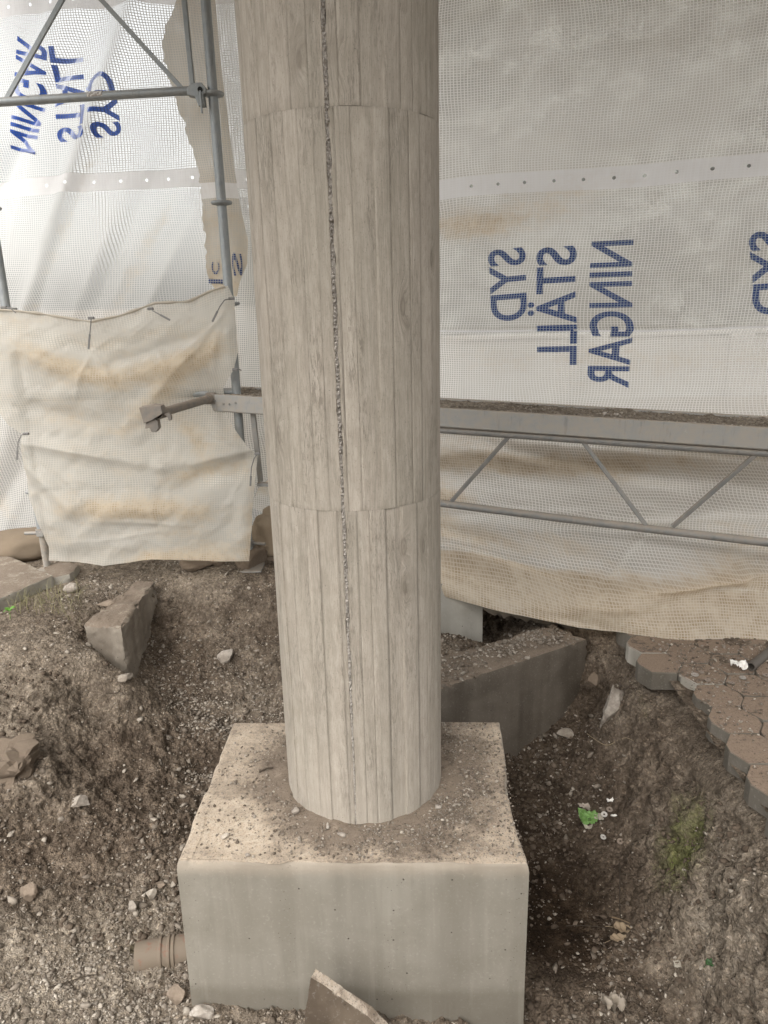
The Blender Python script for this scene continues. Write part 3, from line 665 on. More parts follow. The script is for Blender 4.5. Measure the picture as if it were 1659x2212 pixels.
# ------------------------------------------------------------------ footing
def build_footing():
    H = .72
    # top outline, with the slightly hollow right side of the formwork
    def outline(n):
        pts = []
        for t in np.linspace(0, 1, n, endpoint=False): pts.append((t * FW, 0))
        for t in np.linspace(0, 1, n, endpoint=False): pts.append((FW - .022 * math.sin(math.pi * t) * (1 - t) * 1.6, t * FL))
        for t in np.linspace(0, 1, n, endpoint=False): pts.append((FW * (1 - t), FL))
        for t in np.linspace(0, 1, n, endpoint=False): pts.append((0.0, FL * (1 - t)))
        return np.array(pts)
    n = 90; O = outline(n); N = len(O); ctr = np.array([FW / 2, FL / 2])
    rings = []
    zl = [0.0, -.0015, -.006, -.014, -.03] + list(np.linspace(-.05, -H, 30))
    ins = [.009, .004, .001, 0, 0] + [0] * 30
    rg = np.random.default_rng(2)
    nn = fbm(np.stack([O[:, 0] * 14, O[:, 1] * 14, np.zeros(N)], 1), 4, 5)
    chip = np.clip(fbm(np.stack([O[:, 0] * 9, O[:, 1] * 9, np.ones(N)], 1), 4, 15) - .25, 0, 1) * .012
    V = []
    cvec = O - ctr; cl = np.stack([np.sign(cvec[:, 0]) * (np.abs(np.abs(cvec[:, 0]) - FW / 2) < .03), np.sign(cvec[:, 1]) * (np.abs(np.abs(cvec[:, 1]) - FL / 2) < .002)], 1)
    for k, (z, i_) in enumerate(zip(zl, ins)):
        amt = i_ * (1 + .5 * nn) + (chip * (1.0 if k < 3 else (.5 if k == 3 else 0)))
        p = O - cl * amt[:, None]
        bow = fbm(np.stack([O[:, 0] * 2, O[:, 1] * 2, np.full(N, z * 2)], 1), 2, 8) * .002
        p = p - cl * bow[:, None]
        zz = z - chip * .15 * (k < 3) + nn * .0012 * (k < 3)
        W = FO + p[:, :1] * FX + p[:, 1:] * FY
        V.append(np.column_stack([W, np.full(N, 1.0) * zz]))
    V = np.vstack(V); K = len(zl)
    F = []
    for k in range(K - 1):
        i = np.arange(N); j = (i + 1) % N
        F.append(np.stack([k * N + i, (k + 1) * N + i, (k + 1) * N + j, k * N + j], 1))
    # top surface as a grid inside the outline
    m = 80; t = np.linspace(0, 1, n + 1)
    F = np.vstack(F); b = len(V)
    top0 = V[:N]
    # coons style grid from the four sides
    S = [top0[0:n + 1], top0[n:2 * n + 1], top0[2 * n:3 * n + 1], np.vstack([top0[3 * n:4 * n], top0[:1]])]
    bot, rgt, tp, lft = S[0], S[1], S[2][::-1], S[3][::-1]
    u = t[:, None, None]; v = t[None, :, None]
    G = (1 - v) * bot[:, None] + v * tp[:, None] + (1 - u) * lft[None] + u * rgt[None] - ((1 - u) * (1 - v) * bot[0] + u * (1 - v) * bot[-1] + (1 - u) * v * tp[0] + u * v * tp[-1])
    G = G.reshape(-1, 3); inner = np.ones((n + 1, n + 1)); inner[0] = inner[-1] = 0; inner[:, 0] = inner[:, -1] = 0
    G[:, 2] += (fbm(G * 20, 4, 33) * .0022).ravel() * inner.ravel()
    d = np.hypot(G[:, 0] - COLC[0], G[:, 1] - COLC[1]); G[:, 2] += inner.ravel() * np.exp(-((d - .26) / .05) ** 2) * (.004 + .004 * fbm(G * 30, 3, 44))
    F = np.vstack([F, grid_faces(n + 1, n + 1) + b]); V = np.vstack([V, G])
    me = mesh_np('concrete_footing', V, F)
    bm = bmesh.new(); bm.from_mesh(me); bmesh.ops.remove_doubles(bm, verts=bm.verts, dist=1e-5); bmesh.ops.recalc_face_normals(bm, faces=bm.faces); bm.to_mesh(me); bm.free()
    cc = np.empty(len(me.vertices) * 3); me.vertices.foreach_get('co', cc); cc = cc.reshape(-1, 3); dd = np.hypot(cc[:, 0] - COLC[0], cc[:, 1] - COLC[1])
    fattr(me, 'dirt', np.clip(.44 + .9 * np.exp(-((dd - .25) / .10) ** 2) + .35 * (cc[:, 0] > .0) * np.exp(-((dd - .3) / .14) ** 2) - .35 * np.exp(-((cc[:, 0] + .45) / .14) ** 2 - ((cc[:, 1] - 1.85) / .12) ** 2), 0, 1))
    o = link('concrete_footing', me, FOOT, smooth=True); me.set_sharp_from_angle(angle=RAD(50))
    tag(o, 'square grey cast concrete footing block under the round column, dusty and gritty on top', 'footing')
build_footing()

# ------------------------------------------------------------------ sheeting (each sheet is a surface y = S(x, z))
def folds(x, z, L):
    """ridges: (x0,z0,x1,z1,width,amp)"""
    s = np.zeros_like(x)
    for (x0, z0, x1, z1, wd, am) in L:
        dx, dz = x1 - x0, z1 - z0; l2 = dx * dx + dz * dz; t = np.clip(((x - x0) * dx + (z - z0) * dz) / l2, 0, 1)
        d = np.hypot(x - x0 - t * dx, z - z0 - t * dz); s = s + am * np.exp(-(d / wd) ** 2) * (.45 + .55 * np.sin(math.pi * np.clip(t, .05, .95)))
    return s
def hit(S, px, py, y0=4.0):
    y = y0
    for _ in range(25):
        p = aty(px, py, y); y = .5 * y + .5 * float(S(np.array([p[0]]), np.array([p[2]]))[0])
    return aty(px, py, y)
def sheet(name, S, rows, mat, label, nv=160, nu=160, stain=None, crease=None, rag=0.0, seed=1, ragsides=''):
    """rows: list of (pxL,pyL,pxR,pyR) from top to bottom, in picture units, laid on the surface S"""
    Ls = np.array([hit(S, r[0], r[1])[[0, 2]] for r in rows]); Rs = np.array([hit(S, r[2], r[3])[[0, 2]] for r in rows])
    k = np.zeros(len(rows)); k[1:] = np.cumsum(np.hypot(*(np.diff((Ls + Rs) / 2, axis=0)).T) + 1e-6); k /= k[-1]
    t = np.linspace(0, 1, nv); u = np.linspace(0, 1, nu)
    Li = np.stack([np.interp(t, k, Ls[:, i]) for i in (0, 1)], 1); Ri = np.stack([np.interp(t, k, Rs[:, i]) for i in (0, 1)], 1)
    if rag:
        j = fbm(np.stack([t * 50, t * 0, t * 0], 1), 4, seed) * rag
        if 'L' in ragsides: Li[:, 0] += j
        if 'R' in ragsides: Ri[:, 0] += j
    G = Li[None] * (1 - u[:, None, None]) + Ri[None] * u[:, None, None]
    if 'sag' in ragsides: pass
    G = G.reshape(-1, 2); x, z = G[:, 0], G[:, 1]; y = S(x, z)
    me = mesh_np(name, np.stack([x, y, z], 1), grid_faces(nu, nv))
    UVw = warp_uv(x, z, seed); set_uv(me, UVw)
    me2 = me
    fattr(me, 'stain', stain(x, z) if stain else np.zeros(len(x))); fattr(me, 'crease', crease(x, z) if crease else np.zeros(len(x)))
    return me
def warp_uv(x, z, seed):
    P = np.stack([x * 1.6, z * 1.6, np.zeros_like(x)], 1)
    return np.stack([x + fbm(P, 3, seed + 300) * .035 + 10, z + fbm(P, 3, seed + 400) * .011 + 10 - 0.0], 1)
def lettering(S, body, place, along, up, length, cap, mat, parent, seed, dens=.02, eps=.004, name='printed_lettering', off=.017):
    """flat type laid on a sheet: place = (x,z) of the text origin, along / up = unit 2D directions"""
    cu = bpy.data.curves.new('type', 'FONT'); cu.body = body; cu.size = 1; cu.fill_mode = 'FRONT'; cu.resolution_u = 6
    cu.offset = off
    o = bpy.data.objects.new('type', cu); COL.objects.link(o)
    dg = bpy.context.evaluated_depsgraph_get(); me = bpy.data.meshes.new_from_object(o.evaluated_get(dg)); COL.objects.unlink(o); bpy.data.objects.remove(o)
    bm = bmesh.new(); bm.from_mesh(me)
    xs = [v.co.x for v in bm.verts]; x0, x1 = min(xs), max(xs)
    for v in bm.verts: v.co.x = (v.co.x - x0) / (x1 - x0) * length; v.co.y = v.co.y / .70 * cap
    for ax, hi in ((0, length), (1, cap * 1.3)):
        q = -.02
        while q < hi:
            nrm = Vector((1, 0, 0)) if ax == 0 else Vector((0, 1, 0))
            bmesh.ops.bisect_plane(bm, geom=bm.verts[:] + bm.edges[:] + bm.faces[:], plane_co=nrm * q, plane_no=nrm); q += dens
    bmesh.ops.triangulate(bm, faces=bm.faces)
    bm.to_mesh(me); bm.free()
    co = np.empty(len(me.vertices) * 3); me.vertices.foreach_get('co', co); co = co.reshape(-1, 3)
    a = np.array(along, float); a /= np.linalg.norm(a); b = np.array(up, float); b /= np.linalg.norm(b)
    X = place[0] + co[:, 0] * a[0] + co[:, 1] * b[0]; Z = place[1] + co[:, 0] * a[1] + co[:, 1] * b[1]
    Y = S(X, Z) - eps
    me.vertices.foreach_set('co', np.stack([X, Y, Z], 1).astype(np.float32).ravel()); me.update()
    me.uv_layers.new(name='uv') if not me.uv_layers else None
    uvw = warp_uv(X, Z, seed); idx = np.empty(len(me.loops), np.int32); me.loops.foreach_get('vertex_index', idx)
    me.uv_layers[0].data.foreach_set('uv', uvw[idx].astype(np.float32).ravel())
    for l in list(me.uv_layers)[1:]: me.uv_layers.remove(l)
    me.materials.clear()
    return link(name, me, mat, parent)

def ridge_noise(x, z, ang, s, seed, stretch=6):
    c, sn = math.cos(ang), math.sin(ang); a = (x * c + z * sn) / stretch; b = -x * sn + z * c
    return fbm(np.stack([a * s, b * s, np.zeros_like(x)], 1), 3, seed, .45)

# right-hand sheet
def S_right(x, z):
    yt = 4.17 - .40 * (x - .3); yb = np.interp(x, [-.9, .28, .9, 1.66, 2.6], [4.3, 3.56, 3.14, 2.93, 2.75])
    s = np.clip((z + .02) / 1.0, 0, 1); s = s * s * (3 - 2 * s)
    y = yb + (yt - yb) * s ** .62
    lo = np.clip((1.0 - z) / .3, 0, 1)
    y = y + ridge_noise(x, z, -.12, 4.2, 5, 5) * .085 * (.15 + 1.1 * lo)
    y = y + ridge_noise(x, z, .35, 1.6, 9, 3) * .05 * (1 - lo * .6) + ridge_noise(x, z, .2, 13, 63, 4) * .0045 * (.4 + lo) + ridge_noise(x, z, 1.2, 12, 65, 4) * .003
    y = y + 1.7 * folds(x, z, [(-.1, .33, 1.9, .52, .05, -.05), (-.1, .14, .9, .12, .05, -.045), (.75, .08, 1.6, .26, .06, -.07), (.3, .75, 1.9, .60, .05, -.04), (.9, .1, .2, .22, .06, .05),
                         (-.3, .62, 1.3, .70, .07, .04), (.3, 1.33, 2.4, 1.33, .012, -.007), (.9, .16, 2.1, .30, .018, -.022), (.2, .36, 1.3, .50, .016, .018), (.5, .80, 2.0, .70, .020, -.022), (.3, .22, 1.0, .18, .016, -.018), (.95, .14, 1.3, .40, .014, -.014)])
    return y
def st_right(x, z):
    b = np.interp(x, [.2, .9, 1.7], [.17, .20, .16])
    s = np.clip((b + .015 - z) / .03, 0, 1) * (1.0 + .35 * fbm(np.stack([x * 9, z * 3, 0 * x], 1), 4, 207, .6))
    s = s + folds(x, z, [(-.1, .40, .5, .44, .035, .55), (.2, .60, 1.9, .72, .06, .75), (.3, .84, 1.9, .80, .05, .6), (.9, .20, 1.9, .22, .04, .55), (.4, 1.85, 1.2, 2.0, .10, .42), (.2, 1.9, .6, 1.86, .1, .40), (.3, 1.25, 1.9, 1.2, .12, .25), (.5, .25, 1.1, .3, .05, .35)])
    return s + .08 + .20 * np.clip((1.25 - z) / .5, 0, 1) + .34 * ridge_noise(x, z, -.10, 5.5, 205, 5) * np.clip((1.1 - z) / .3, 0, 1)
def cr_right(x, z):
    return np.clip(.30 * ridge_noise(x, z, -.10, 5.0, 209, 5) * np.clip((1.1 - z) / .3, 0, 1) + folds(x, z, [(-.1, .33, 1.9, .52, .035, .35), (.75, .08, 1.6, .26, .06, .7), (-.1, .14, .9, .12, .04, .3), (.3, 2.15, 1.4, 2.3, .2, .25)]) + np.clip((.19 - z) / .02, 0, 1) * .8, 0, 1)
vb = hit(S_right, 1300, 385)[2] + 10
vb1, vb2 = vb - .048, vb + .048
SHEET_R = mat_sheet('reinforced_sheet_right', stripe=.25, film_col=(.90, .86, .78), thread_col=(.93, .91, .87), thread_tr=.60, film=.64, bands=((vb1, vb2, .135), (11.325, 11.335, 0)))
PRINT_R = mat_sheet('blue_print_right', stripe=.22, film=.3, print_=True, thread_col=(.40, .45, .52))
rt = thing('scaffold_sheeting', (1.0, 3.6, 0), 'large translucent reinforced sheet right of the column with dark blue mirrored lettering', 'tarpaulin')
rows = [(380, -60, 1800, -60), (470, 560, 1800, 560), (545, 1075, 1800, 1120), (700, 1180, 1800, 1250), (905, 1262, 1800, 1385)]
def right_sheet():
    # x-range wide, lower edge follows the measured hem
    xs = np.linspace(-.86, 2.7, 420); hem_p = [hit(S_right, *q)[[0, 2]] for q in [(950, 1287), (1010, 1302), (1100, 1325), (1200, 1345), (1300, 1362), (1400, 1375), (1500, 1387), (1659, 1401)]]
    hx = [-.9, -.3] + [p[0] for p in hem_p] + [2.7]; hz = [.30, .12] + [p[1] for p in hem_p] + [hem_p[-1][1] - .02]
    hz0 = np.interp(xs, hx, hz); t = np.linspace(0, 1, 460)
    X = np.repeat(xs[:, None], len(t), 1); Z = hz0[:, None] + (3.35 - hz0[:, None]) * t[None]
    X = X.ravel(); Z = Z.ravel(); me = mesh_np('sheet', np.stack([X, S_right(X, Z), Z], 1), grid_faces(len(xs), len(t)))
    set_uv(me, warp_uv(X, Z, 1)); fattr(me, 'stain', st_right(X, Z)); fattr(me, 'crease', cr_right(X, Z))
    link('sheet', me, SHEET_R, rt, smooth=True)
right_sheet()
def col_text(S, body, pxa, pya, pxb, pyb, capx, mat, parent, seed, top):
    """a line of type running from (pxa,pya) to (pxb,pyb); letters stand capx picture units to the side"""
    a = hit(S, pxa, pya)[[0, 2]]; b = hit(S, pxb, pyb)[[0, 2]]; c = hit(S, pxa + capx, pya)[[0, 2]]
    L = np.linalg.norm(b - a); al = (b - a) / L; up = np.array([al[1], -al[0]]); cap = abs((c - a) @ up)
    if (c - a) @ up < 0: up = -up
    lettering(S, body, a, al, up, L, cap, mat, parent, seed)
# letters are seen from behind: reading down, tops towards the left
col_text(S_right, 'SYD', 1131, 533, 1137, 690, -78, PRINT_R, rt, 1, -1)
col_text(S_right, 'ST\u00c4LL', 1243, 530, 1243, 788, -84, PRINT_R, rt, 1, -1)
col_text(S_right, 'NINGAR', 1366, 518, 1355, 838, -88, PRINT_R, rt, 1, -1)
col_text(S_right, 'SYD', 1702, 494, 1700, 676, -84, PRINT_R, rt, 1, -1)
adopt(rt)

# upper-left sheet
def S_left(x, z):
    y = 4.55 + .10 * np.sin(x * 2.1 + 1) + 0 * z
    y = y + ridge_noise(x, z, 1.02, 2.6, 25, 5) * .09 + ridge_noise(x, z, 1.2, 7, 29, 5) * .012
    y = y + folds(x, z, [(-1.15, 3.2, -2.25, 1.2, .06, -.09), (-.95, 2.6, -1.9, 1.1, .06, .05), (-1.55, 2.9, -2.5, 1.9, .05, .06), (-1.0, 2.0, -1.55, 1.1, .05, -.05), (-2.3, 1.2, -2.9, .1, .08, -.06), (-2.0, .9, -2.7, 0, .06, .05)])
    return y
vl = hit(S_left, 215, 392)[2] + 10; vl2 = hit(S_left, 40, 18)[2] + 10
SHEET_L = mat_sheet('reinforced_sheet_left', film=.42, bands=((vl - .045, vl + .045, .135), (vl2 - .045, vl2 + .045, .135)), thread_col=(.66, .65, .62))
PRINT_L = mat_sheet('blue_print_left', film=.3, print_=True, ink=((.03, .10, .50), (.08, .20, .70)), stripe=.2, thread_col=(.12, .17, .34))  # brighter ink than the right print, backlighting put into the colour
lt = thing('scaffold_sheeting', (-1.7, 4.5, 0), 'bright backlit translucent sheet at upper left behind the scaffold tubes with blue mirrored lettering', 'tarpaulin')
xs = np.linspace(-3.4, -.62, 330); zs = np.linspace(-.02, 3.5, 380); X, Z = np.meshgrid(xs, zs, indexing='ij'); X = X.ravel(); Z = Z.ravel()
me = mesh_np('sheet', np.stack([X, S_left(X, Z), Z], 1), grid_faces(len(xs), len(zs))); set_uv(me, warp_uv(X, Z, 2))
fattr(me, 'stain', np.clip(folds(X, Z, [(-1.2, 2.9, -2.2, 1.2, .05, .35), (-.95, 2.3, -1.8, 1.1, .06, .35), (-1.9, 1.25, -1.0, 1.2, .12, .3), (-2.9, .9, -2.4, .2, .1, .5)]) + .04, 0, 1)); fattr(me, 'crease', np.clip(folds(X, Z, [(-1.15, 3.2, -2.25, 1.2, .04, .5)]), 0, 1))
link('sheet', me, SHEET_L, lt, smooth=True)
# reading up, tops towards the right
col_text(S_left, 'SYD', 204, 298, 190, 166, 60, PRINT_L, lt, 2, 1)
col_text(S_left, 'ST\u00c4LL', 128, 308, 106, 100, 56, PRINT_L, lt, 2, 1)
col_text(S_left, 'NINGAR', 26, 322, 40, 78, 52, PRINT_L, lt, 2, 1)
adopt(lt)

# tan flap between the post and the column
def S_flap(x, z):
    return 4.36 + ridge_noise(x, z, 1.45, 6, 45, 6) * .02 + .08 * (x + .8) + folds(x, z, [(-.98, 3.1, -.80, 1.6, .06, -.03), (-.75, 2.6, -.72, 1.7, .04, .03)])
SHEET_F = mat_sheet('stained_sheet', film=.72, film_col=(.66, .62, .55), thread_col=(.60, .55, .47), bands=((12.05, 12.13, .0), (13.05, 13.5, 0)))
rows = [(395, -30, 462, -30), (352, 75, 472, 75), (349, 100, 474, 100), (365, 170, 481, 170), (395, 255, 492, 255), (430, 380, 509, 380), (438, 450, 520, 450), (442, 520, 536, 520), (447, 570, 534, 570), (452, 610, 518, 610), (480, 640, 512, 640)]
me = sheet('sheet', S_flap, rows, SHEET_F, '', nv=260, nu=60, stain=lambda x, z: .22 + .5 * np.clip((2.1 - z) / .7, 0, 1), rag=.009, ragsides='L', seed=12)
ft = thing('sheet_flap', (-.9, 4.36, 0), 'narrow tan stained flap of sheeting with ragged left edge behind the tall scaffold post', 'tarpaulin')
link('sheet', me, SHEET_F, ft, smooth=True)
PRINT_F = mat_sheet('blue_print_flap', film=.3, print_=True, thread_col=(.45, .45, .45))
col_text(S_flap, 'S', 505, 596, 500, 546, 22, PRINT_F, ft, 12, 1); col_text(S_flap, 'C', 458, 592, 458, 566, 16, PRINT_F, ft, 12, 1); col_text(S_flap, 'I', 452, 612, 452, 602, 30, PRINT_F, ft, 12, 1)
adopt(ft)

# lower-left sheet tied to the posts
def S_low(x, z):
    y = 3.98 + 0 * x
    y = y - .05 * np.clip(1 - z / 1.6, 0, 1)
    L = [(-2.0, .83, -1.2, .66, .04, -.055), (-1.2, .66, -.68, .74, .04, -.05), (-.8, 1.45, -1.35, .85, .07, -.06), (-.8, 1.45, -1.15, 1.0, .04, .035), (-2.0, 1.38, -1.45, 1.12, .08, -.05), (-1.45, 1.12, -.9, 1.25, .07, -.04),
         (-1.5, 1.2, -.9, 1.38, .035, .03), (-2.0, .8, -1.7, .45, .05, -.045), (-1.7, .45, -1.0, .42, .06, -.04), (-.68, .72, -1.2, .50, .05, .04), (-.7, .7, -.8, .2, .05, -.03), (-2.0, .8, -1.85, .2, .04, .03), (-1.9, .1, -.8, .12, .05, -.03), (-1.35, .85, -1.9, 1.0, .05, .03)]
    y = y + folds(x, z, L) * .75 + folds(x, z, [(-.80, 1.46, -1.25, .98, .016, -.008), (-.80, 1.46, -1.1, 1.22, .016, -.008), (-.82, 1.44, -.93, 1.0, .016, -.008), (-1.98, .82, -1.5, .72, .016, -.008), (-1.98, .82, -1.65, .50, .013, -.009), (-.69, .74, -1.05, .66, .016, -.008), (-.69, .74, -1.0, .84, .016, -.008), (-.69, .72, -.85, .45, .016, -.008), (-1.5, 1.33, -1.35, 1.0, .016, -.008), (-1.5, 1.33, -1.62, 1.05, .016, -.008), (-1.2, 1.38, -1.1, 1.15, .016, -.008), (-1.6, .38, -1.1, .33, .016, -.008), (-1.75, .25, -1.2, .30, .016, -.006)])
    y = y + .16 * np.exp(-((x + .98) / .17) ** 2 - ((z - .99) / .16) ** 2)
    y = y + ridge_noise(x, z, -.1, 3.2, 55, 4) * .035 + ridge_noise(x, z, .6, 11, 57, 4) * .007 + ridge_noise(x, z, 1.3, 22, 59, 3) * .0022 + ridge_noise(x, z, -.5, 20, 61, 3) * .0022
    return y
def st_low(x, z):
    s = folds(x, z, [(-1.85, 1.30, -1.4, 1.13, .07, .75), (-1.4, 1.13, -.85, 1.27, .07, .70), (-.82, 1.35, -1.4, .85, .06, .55), (-1.75, .45, -1.0, .42, .06, .85), (-1.2, .58, -.75, .66, .04, .5), (-1.5, .9, -1.9, 1.0, .08, .25), (-1.1, .9, -.95, .7, .05, .5), (-.72, .5, -.75, .05, .04, .4), (-1.2, .3, -.8, .15, .09, .35)])
    return s * .8 + np.clip((.13 - z + .08 * np.sin(x * 4)) / .10, 0, 1) * .75 + .27
SHEET_B = mat_sheet('reinforced_sheet_low', gloss=.12, film=.58, bands=(), thread_col=(.58, .55, .49), film_col=(.80, .76, .68))
rows = [(-70, 668, 492, 617), (-70, 700, 507, 650), (-70, 800, 514, 760), (-60, 850, 505, 798), (-30, 880, 482, 838), (0, 893, 486, 890), (20, 920, 532, 963), (47, 938, 556, 980), (50, 1000, 552, 1030), (62, 1075, 545, 1100), (80, 1125, 543, 1150), (105, 1180, 540, 1190), (105, 1211, 538, 1212)]
me = sheet('sheet', S_low, rows, SHEET_B, '', nv=300, nu=300, stain=st_low, crease=lambda x, z: np.clip(folds(x, z, [(-2.0, 1.42, -1.4, 1.35, .07, .8), (-1.4, 1.36, -.8, 1.45, .07, .7), (-1.0, .55, -.7, .60, .05, .8)]), 0, 1), seed=3)
# top hem hangs in shallow swags between the ties, bottom edge undulates
co = np.empty(len(me.vertices) * 3); me.vertices.foreach_get('co', co); co = co.reshape(300, 300, 3)
u = np.linspace(0, 1, 300)
hemz = np.interp(u, [0, .1, .25, .47, .58, .72, .85, .93, 1], [0.0, -.01, -.045, -.115, -.10, -.052, -.06, -.02, 0]); bot = np.interp(u, [0, .15, .27, .4, .52, .7, 1], [0, -.012, -.030, -.012, .012, .008, 0])
t = np.linspace(0, 1, 300)
co[:, :, 2] += hemz[:, None] * (np.clip(1 - t / .30, 0, 1) ** 1.3)[None] + bot[:, None] * (np.clip((t - .8) / .2, 0, 1))[None]
me.vertices.foreach_set('co', co.astype(np.float32).ravel()); me.update()
bt = thing('scaffold_sheeting', (-1.4, 3.98, 0), 'stained cream sheet at lower left hung between the two posts with cable ties', 'tarpaulin')
link('sheet', me, SHEET_B, bt, smooth=True)
# rolled hem
hm = MB(); m_ = [Vector(co[i, 0]) + Vector((0, -.004, .0)) for i in range(0, 300, 4)]
hm.tube(m_, .007, 8, rr=[.006 + .003 * math.sin(i * .9) * math.sin(i * .23) for i in range(len(m_))])
hm.build('hem', SHEET_F, bt, smooth=True)
adopt(bt)

# ------------------------------------------------------------------ scaffold
PX, PY = -.795, 4.10
def rosette(z, x, y):
    b = MB(); b.lathe((x, y, z), [(.0242, -.016), (.030, -.012), (.050, -.008), (.0545, -.002), (.0545, .004), (.050, .008), (.030, .009), (.0242, .012)], 32); return b
root = thing('scaffold_post', (PX, PY, 0), 'tall grey galvanised scaffold post with ring collars just left of the column', 'scaffold post', 'scaffold posts')
b = MB(); b.pipe((PX, PY, .12), (PX, PY, 3.6), .02415, .021, 28); b.build('tube', STEEL, root, smooth=True)
for z in (2.50, 2.0, 1.50, 1.0, .5): rosette(z, PX, PY).build('rosette', STEEL, root, smooth=True)
b = MB(); b.lathe((PX, PY, 0), [(.018, .0), (.018, .30)] , 16)
for k in range(20): b.lathe((PX, PY, .01 + k * .007), [(.018, -.0025), (.0205, 0), (.018, .0025)], 16)
b.build('base_jack', DSTEEL, root, smooth=True)
b = MB(); b.box((PX, PY, .004), (.15, .15, .008)); b.build('base_plate', DSTEEL, root, bevel=.001)
b = MB(); b.lathe((PX, PY, .155), [(.019, -.016), (.034, -.016), (.034, .016), (.019, .016)], 6); b.tube([(PX + .03, PY, .155), (PX + .10, PY - .02, .155)], .009, 10); b.build('jack_nut', DSTEEL, root)
adopt(root)
LPX = -1.985
root = thing('scaffold_post', (LPX, PY, 0), 'grey scaffold post at the left edge standing on a threaded base jack', 'scaffold post', 'scaffold posts')
b = MB(); b.pipe((LPX, PY, .28), (LPX, PY, 3.6), .02415, .021, 28); b.build('tube', STEEL, root, smooth=True)
for z in (2.5, 2.0, 1.50, 1.0, .5): rosette(z, LPX, PY).build('rosette', STEEL, root, smooth=True)
b = MB(); b.lathe((LPX, PY, 0), [(.018, .0), (.018, .32)], 16)
for k in range(34): b.lathe((LPX, PY, .01 + k * .008), [(.018, -.003), (.0215, 0), (.018, .003)], 16)
b.build('base_jack', DSTEEL, root, smooth=True)
b = MB(); b.lathe((LPX, PY, .255), [(.019, -.018), (.036, -.018), (.036, .018), (.019, .018)], 6); b.tube([(LPX - .10, PY, .25), (LPX + .12, PY, .25)], .010, 10); b.build('jack_nut', DSTEEL, root)
b = MB(); b.box((LPX, PY, .008), (.15, .15, .008)); b.build('base_plate', DSTEEL, root, bevel=.001)
adopt(root)

# upper-left lattice girder with wedge head at the post
GY = 4.07
def g(px, py, y=GY): return Vector(aty(px, py, y))
root = thing('lattice_girder', tuple(g(430, 195)), 'grey steel lattice girder at upper left, wedged onto the tall post', 'girder')
b = MB(); A, Bq = g(-90, 226), g(424, 195); b.pipe(A, Bq, .0205, .017, 24); b.build('chord', STEEL, root, smooth=True)
b = MB(); d_ = (Bq - A); A2 = A + Vector((0, 0, .47)); B2 = Bq + Vector((0, 0, .47)); b.pipe(A2, B2, .0205, .017, 24); b.build('chord', STEEL, root, smooth=True)
def flatbar(p, q, w_, t_, mat, name, parent):
    p = Vector(p); q = Vector(q); ax = (q - p).normalized(); ay = Vector((0, 1, 0)); ax2 = ax.cross(ay).normalized(); R = Matrix((ax2, ay, ax)).transposed()
    b = MB(); b.box((p + q) / 2, (w_, t_, (q - p).length), R); return b.build(name, mat, parent, bevel=.002)
def ext(p, q):   # extend from p through q up to the top chord
    v = q - p; k = .47 / max(v.z, .05); return p + v * k
p0, p1 = g(14, 214), g(134, 0); flatbar(p0, ext(p0, p1), .022, .016, STEEL, 'diagonal', root)
p0, p1 = g(392, 190), g(219, 0); flatbar(p0, ext(p0, p1), .022, .016, STEEL, 'diagonal', root)
p0, p1 = g(416, 188), g(398, 0); flatbar(p0, ext(p0, p1), .022, .030, STEEL, 'upright', root)
b = MB(); hd = g(438, 200, 4.06)
ax = Vector((1, 0, 0)); az = Vector((0, 0, 1))
hd.y = 4.10
b.prism([(-.062, .018), (-.040, .040), (.012, .042), (.030, .020), (.032, -.004), (.016, -.010), (.020, -.060), (-.012, -.062), (-.026, -.020), (-.062, -.012)], hd + Vector((-.012, -.055, 0)), ax, az, (0, 1, 0), .05)
b.build('wedge_head', STEEL, root, bevel=.004)
b = MB(); b.lathe(hd + Vector((-.008, -.0565, .010)), [(0.0001, 0), (.012, 0), (.012, .004)], 18, (0, -1, 0)); b.build('pin_hole', mat_metal('dark_hole', (.03, .03, .03), (.03, .03, .03), .0, .8, 0), root)
b = MB(); b.box(hd + Vector((-.008, -.058, -.045)), (.008, .012, .1)); b.build('wedge', STEEL, root, bevel=.002)
st = NT('paper_sticker'); pp = st.coord('Object'); STK = st.done(st.pbr(st.mix(st.sstep(st.noise(pp, 130, 3), .48, .56), C(.30, .27, .24), C(.62, .59, .55)), .8))
c0 = g(207, 207); a_ = (Bq - A).normalized()
b = MB(); b.pipe(c0 - a_ * .038, c0 + a_ * .038, .0212, .0206, 24); b.build('sticker', STK, root, smooth=True)
adopt(root)

# walkway deck and the lattice girder under it
DA, DBx = Vector((-.945, 4.064, 0)), Vector((2.35, 2.835, 0)); DD = (DBx - DA).normalized(); DN = Vector((-DD.y, DD.x, 0)); DL = (DBx - DA).length
def dz(s): return 1.030 - .033 * s           # rail top height along the deck
def dp(s, n, z): return DA + DD * s + DN * n + Vector((0, 0, z))
DECKW = .34
root = thing('scaffold_deck', tuple(dp(1.6, .2, .96)), 'long metal walkway deck crossing behind the column, covered in brown grit', 'walkway')
b = MB(); n_ = 40
prof = [(0, 0), (0, -.088), (.006, -.094), (.040, -.094), (.040, -.088), (.008, -.086), (.006, -.004), (.03, -.004), (.03, 0)]
V = []; F = []
m = len(prof)
for k in range(n_ + 1):
    s = DL * k / n_; 
    for (a, h) in prof:
        s2 = s + (max(0, -h) * .28 if k == 0 else 0); V.append(dp(s2, a, dz(s) + h))
for k in range(n_):
    for j in range(m): F.append((k * m + j, k * m + (j + 1) % m, (k + 1) * m + (j + 1) % m, (k + 1) * m + j))
F.append(tuple(range(m))[::-1]); b.add(V, F); b.build('side_rail', RAILM, root)
b = MB(); V = []; 
